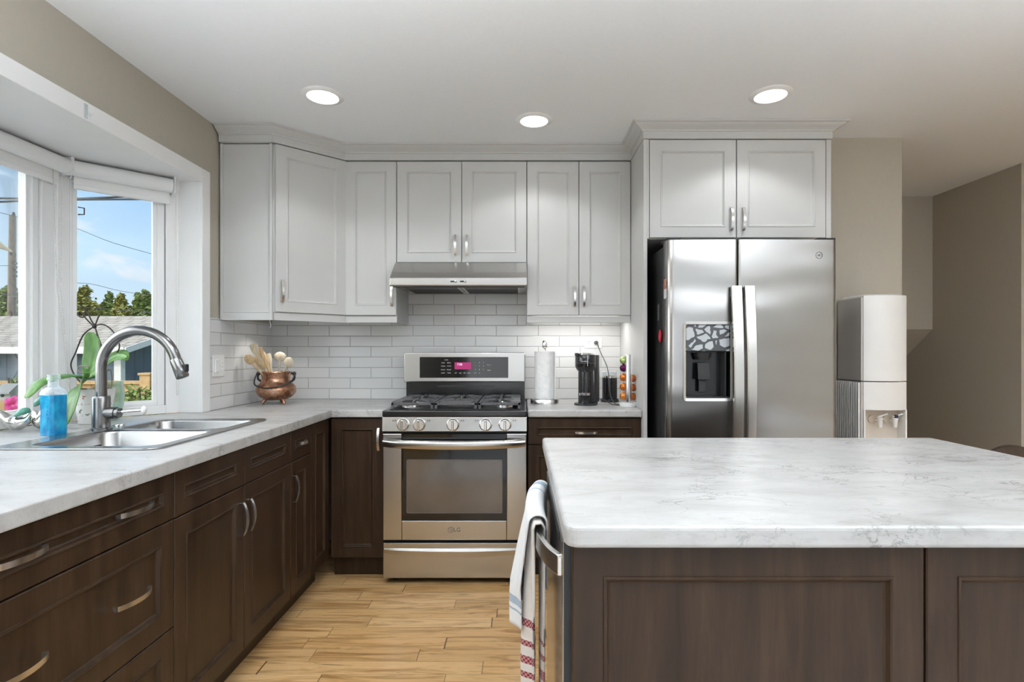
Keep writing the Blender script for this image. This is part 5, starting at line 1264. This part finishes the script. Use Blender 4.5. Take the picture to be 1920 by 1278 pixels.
# birdhouse on a pole
p = P(20, 738, 5.2)
t = thing('birdhouse', 'small grey birdhouse beyond the big window pane', 'birdhouse', (p.x, p.y, GZ))
m = MB(); m.prism_x([(p.y-.06, p.z-.06), (p.y+.06, p.z-.06), (p.y+.06, p.z+.02), (p.y, p.z+.075), (p.y-.06, p.z+.02)], p.x-.055, p.x+.055); m.build('box', simple('weathered_wood', (.30, .28, .25), .9, var=.15), t)
m = MB(); m.prism_x([(p.y-.10, p.z+.005), (p.y, p.z+.085), (p.y+.10, p.z+.005), (p.y+.10, p.z+.02), (p.y, p.z+.10), (p.y-.10, p.z+.02)], p.x-.078, p.x+.078); m.build('roof', simple('grey_slate', (.22, .22, .21), .8), t)
m = MB(); m.lathe([(.001, 0), (.016, 0), (.016, .004), (.001, .004)], (p.x-.02, p.y-.061, p.z-.01), 16, Matrix.Rotation(PI/2, 3, 'X')); m.build('entrance_hole', 'darkslot', t)
m = MB(); m.cyl((p.x, p.y, GZ), (p.x, p.y, p.z-.06), .02, 10); m.build('pole', bark, t)
# petunias in a planter under the window
p = P(36, 764, 2.42)
t = thing('petunia_planter', 'pink petunias in a planter just outside the big window pane', 'plant', (p.x, p.y, .62))
m = MB(); m.box(p.x-.078, p.x+.078, p.y-.35, p.y+.35, .62, .80); m.build('planter_box', simple('green_planter', (.12, .16, .11), .6), t, bevel=.006)
m = MB(); rnd = random.Random(9); leaves(m, (p.x, p.y, .86), .09, .30, .08, 260, .022, rnd, .2); m.build('foliage', fol[2], t)
mpk, tt, bb = mat('pink_petal', (.75, .04, .30), .5); tt.l.new(tt.mix(tt.mrange(tt.noise(tt.pos(), 40, 2), .4, .6), (.62, .02, .22), (.85, .12, .45)), bb.inputs['Base Color'])
for px, py, sx_, tl in ((26, 757, 1.0, .3), (38, 765, 1.1, -.2), (47, 753, .95, .5), (30, 770, .9, .1)):
    q = P(px, py, 2.40+(px % 5)*.012); m = MB(); n = 30; rings = []
    axis = Vector((.75, -.55+tl*.3, .25)).normalized(); rot = axis.to_track_quat('Z', 'Y').to_matrix()
    for rr_, zz in ((.002, -.022), (.008, -.010), (.020, 0), (.034, .003)):
        rings.append([tuple(q+rot @ Vector((rr_*sx_*(1+(.10*math.cos(5*2*PI*k/n) if rr_ > .01 else 0))*math.cos(2*PI*k/n), rr_*sx_*(1+(.10*math.cos(5*2*PI*k/n) if rr_ > .01 else 0))*math.sin(2*PI*k/n), zz+.004*math.sin(5*2*PI*k/n)*(rr_ > .01)))) for k in range(n)])
    m.loft(rings, cap=False); fl = m.build('flower', mpk, t, smooth=180, solid=.0008)
    m = MB(); m.tube([q+rot @ Vector((0, 0, -.020)), (q.x, q.y, .86)], .0025, 6); m.build('flower_stem', fol[2], t)
# utility pole, wires, shade sail
d = 20.0; a_ = P(24, 404, d)
t = thing('utility_pole', 'weathered wooden utility pole seen through the big window pane', 'utility pole', (a_.x, d, GZ))
mpole = simple('grey_brown_pole', (.17, .135, .10), .9, var=.25, scale=8)
m = MB(); m.tube([(a_.x-.08, d, GZ), (a_.x, d, a_.z)], [.15, .105], 12); m.build('pole', mpole, t, smooth=60)
m = MB(); m.lathe([(.001, 0), (.04, 0), (.06, .05), (.03, .07), (.05, .10), (.02, .13), (.001, .13)], (a_.x+.03, d, a_.z), 12); m.build('insulator', 'charcoal', t)
for py in (494, 502, 510, 518):
    b_ = P(31, py, d); m = MB(); m.tube([(a_.x, d-.05, b_.z), (b_.x+.04, d-.08, b_.z)], .02, 6); m.ball((b_.x+.05, d-.08, b_.z), .05, seg=8, rings=6); m.build('insulator', 'charcoal', t)
mwire = simple('black_wire', (.02, .02, .022), .6)
for nm, pts_, r_ in (('overhead power line sloping right from the pole top', [(-40, 388, 19.8), (24, 404, 19.9), (130, 424, 20), (215, 456, 20), (330, 488, 24)], .010),
                     ('upper thick service cable crossing both window panes', [(-40, 371, 5.0), (57, 372, 5.0), (150, 372, 5.0), (300, 365, 5.0)], .009), ('lower thick service cable crossing both window panes', [(-40, 380, 5.0), (57, 376, 5.0), (150, 374, 5.0), (300, 373, 5.0)], .009),
                     ('thin wire above the trees in the angled window pane', [(120, 530, 20), (170, 532, 20), (230, 546, 20), (330, 560, 20)], .008), ('dark sagging cable running across the trees over the garage roof', [(-20, 545, 19), (30, 556, 19), (80, 568, 19), (170, 577, 19), (330, 590, 19)], .014),
                     ('thin wire crossing behind the utility pole', [(-30, 500, 19), (25, 498, 19), (80, 508, 19)], .008)):
    m = MB(); m.tube(smoothpath([P(*q) for q in pts_], 5), r_, 6); tag(m.build('overhead_wire', mwire, smooth=60), nm, 'wire', 'overhead wires')
t = thing('shade_sail', 'tan shade sail corner tied to the utility pole side with rope', 'shade sail', P(-20, 440, 8))
cr_ = P(24, 472, 8.0); m = MB()
G = [[m.v(*(cr_.lerp(P(-150, 330+k*8, 8+k*.18), u)+Vector((0, 0, -.12*math.sin(PI*u)*(1-abs(k-5)/6))))) for u in [i/10 for i in range(11)]] for k in range(0, 16)]
for a, b_ in zip(G, G[1:]):
    for i in range(10): m.face([a[i], a[i+1], b_[i+1], b_[i]])
m.build('cloth', simple('tan_canvas', (.36, .31, .23), .8), t, smooth=60, solid=.01)
m = MB(); m.tube(smoothpath([cr_, P(27, 480, 8), P(20, 476, 8.02), P(27, 470, 8.02), P(29, 478, 8.0), P(25, 462, 9)], 5), .014, 8); m.build('rope', simple('dark_rope', (.06, .05, .04), .9), t, smooth=60)

# =================================================================== FAR RIGHT: chair behind the island
m_ch = simple('brown_wood', (.075, .05, .038), .45, var=.15)
t = thing('wooden_chair', 'brown round-backed chair peeking over the far right island edge', 'chair', (2.72, 3.02, 0))
m = MB(); cx_, cy_ = 2.72, 3.0
rr_ = [(cx_+.20*math.cos(PI*i/20), .52+.185*math.sin(PI*i/20)) for i in range(21)]
m.loft([[(x, 3.02+.0, z) for x, z in [(cx_+.20, .46)]+rr_+[(cx_-.20, .46)]], [(x, 3.05, z) for x, z in [(cx_+.20, .46)]+rr_+[(cx_-.20, .46)]]]); m.build('backrest', m_ch, t, bevel=.008)
m = MB(); m.prism(rrect(cx_-.21, cx_+.21, 3.02-.40, 3.055, .05), .42, .455); m.build('seat', m_ch, t, bevel=.008)
for x in (-.17, .17):
    for y in (2.66, 3.02):
        m = MB(); m.tube([(cx_+x, y, .42), (cx_+x*1.08, y, 0)], [.020, .014], 10); m.build('leg', m_ch, t, smooth=60)
# stands for the added uplights, out of view
for (x, y), lb in zip(ADDED_UPLIGHTS, ('added fill uplighter on the rug left of the camera', 'added fill uplighter on the rug in front of the island', 'added fill uplighter near the patio door')):
    t = thing('added_uplight_stand', lb, 'lamp', (x, y, .012))
    m = MB(); m.lathe([(.001, 0), (.14, 0), (.14, .015), (.02, .03), (.001, .03)], (0, 0, 0), 28); m.build('base', 'nickel', t, False, smooth=40)
    m = MB(); m.cyl((0, 0, .03), (0, 0, 1.42), .012, 12); m.build('pole', 'nickel', t, False, smooth=40)
    m = MB(); m.lathe([(.02, 1.405), (.10, 1.44), (.15, 1.475), (.147, 1.475), (.098, 1.445), (.02, 1.412)], (0, 0, 0), 32, cap=False); m.build('shade', 'nickel', t, False, smooth=50)
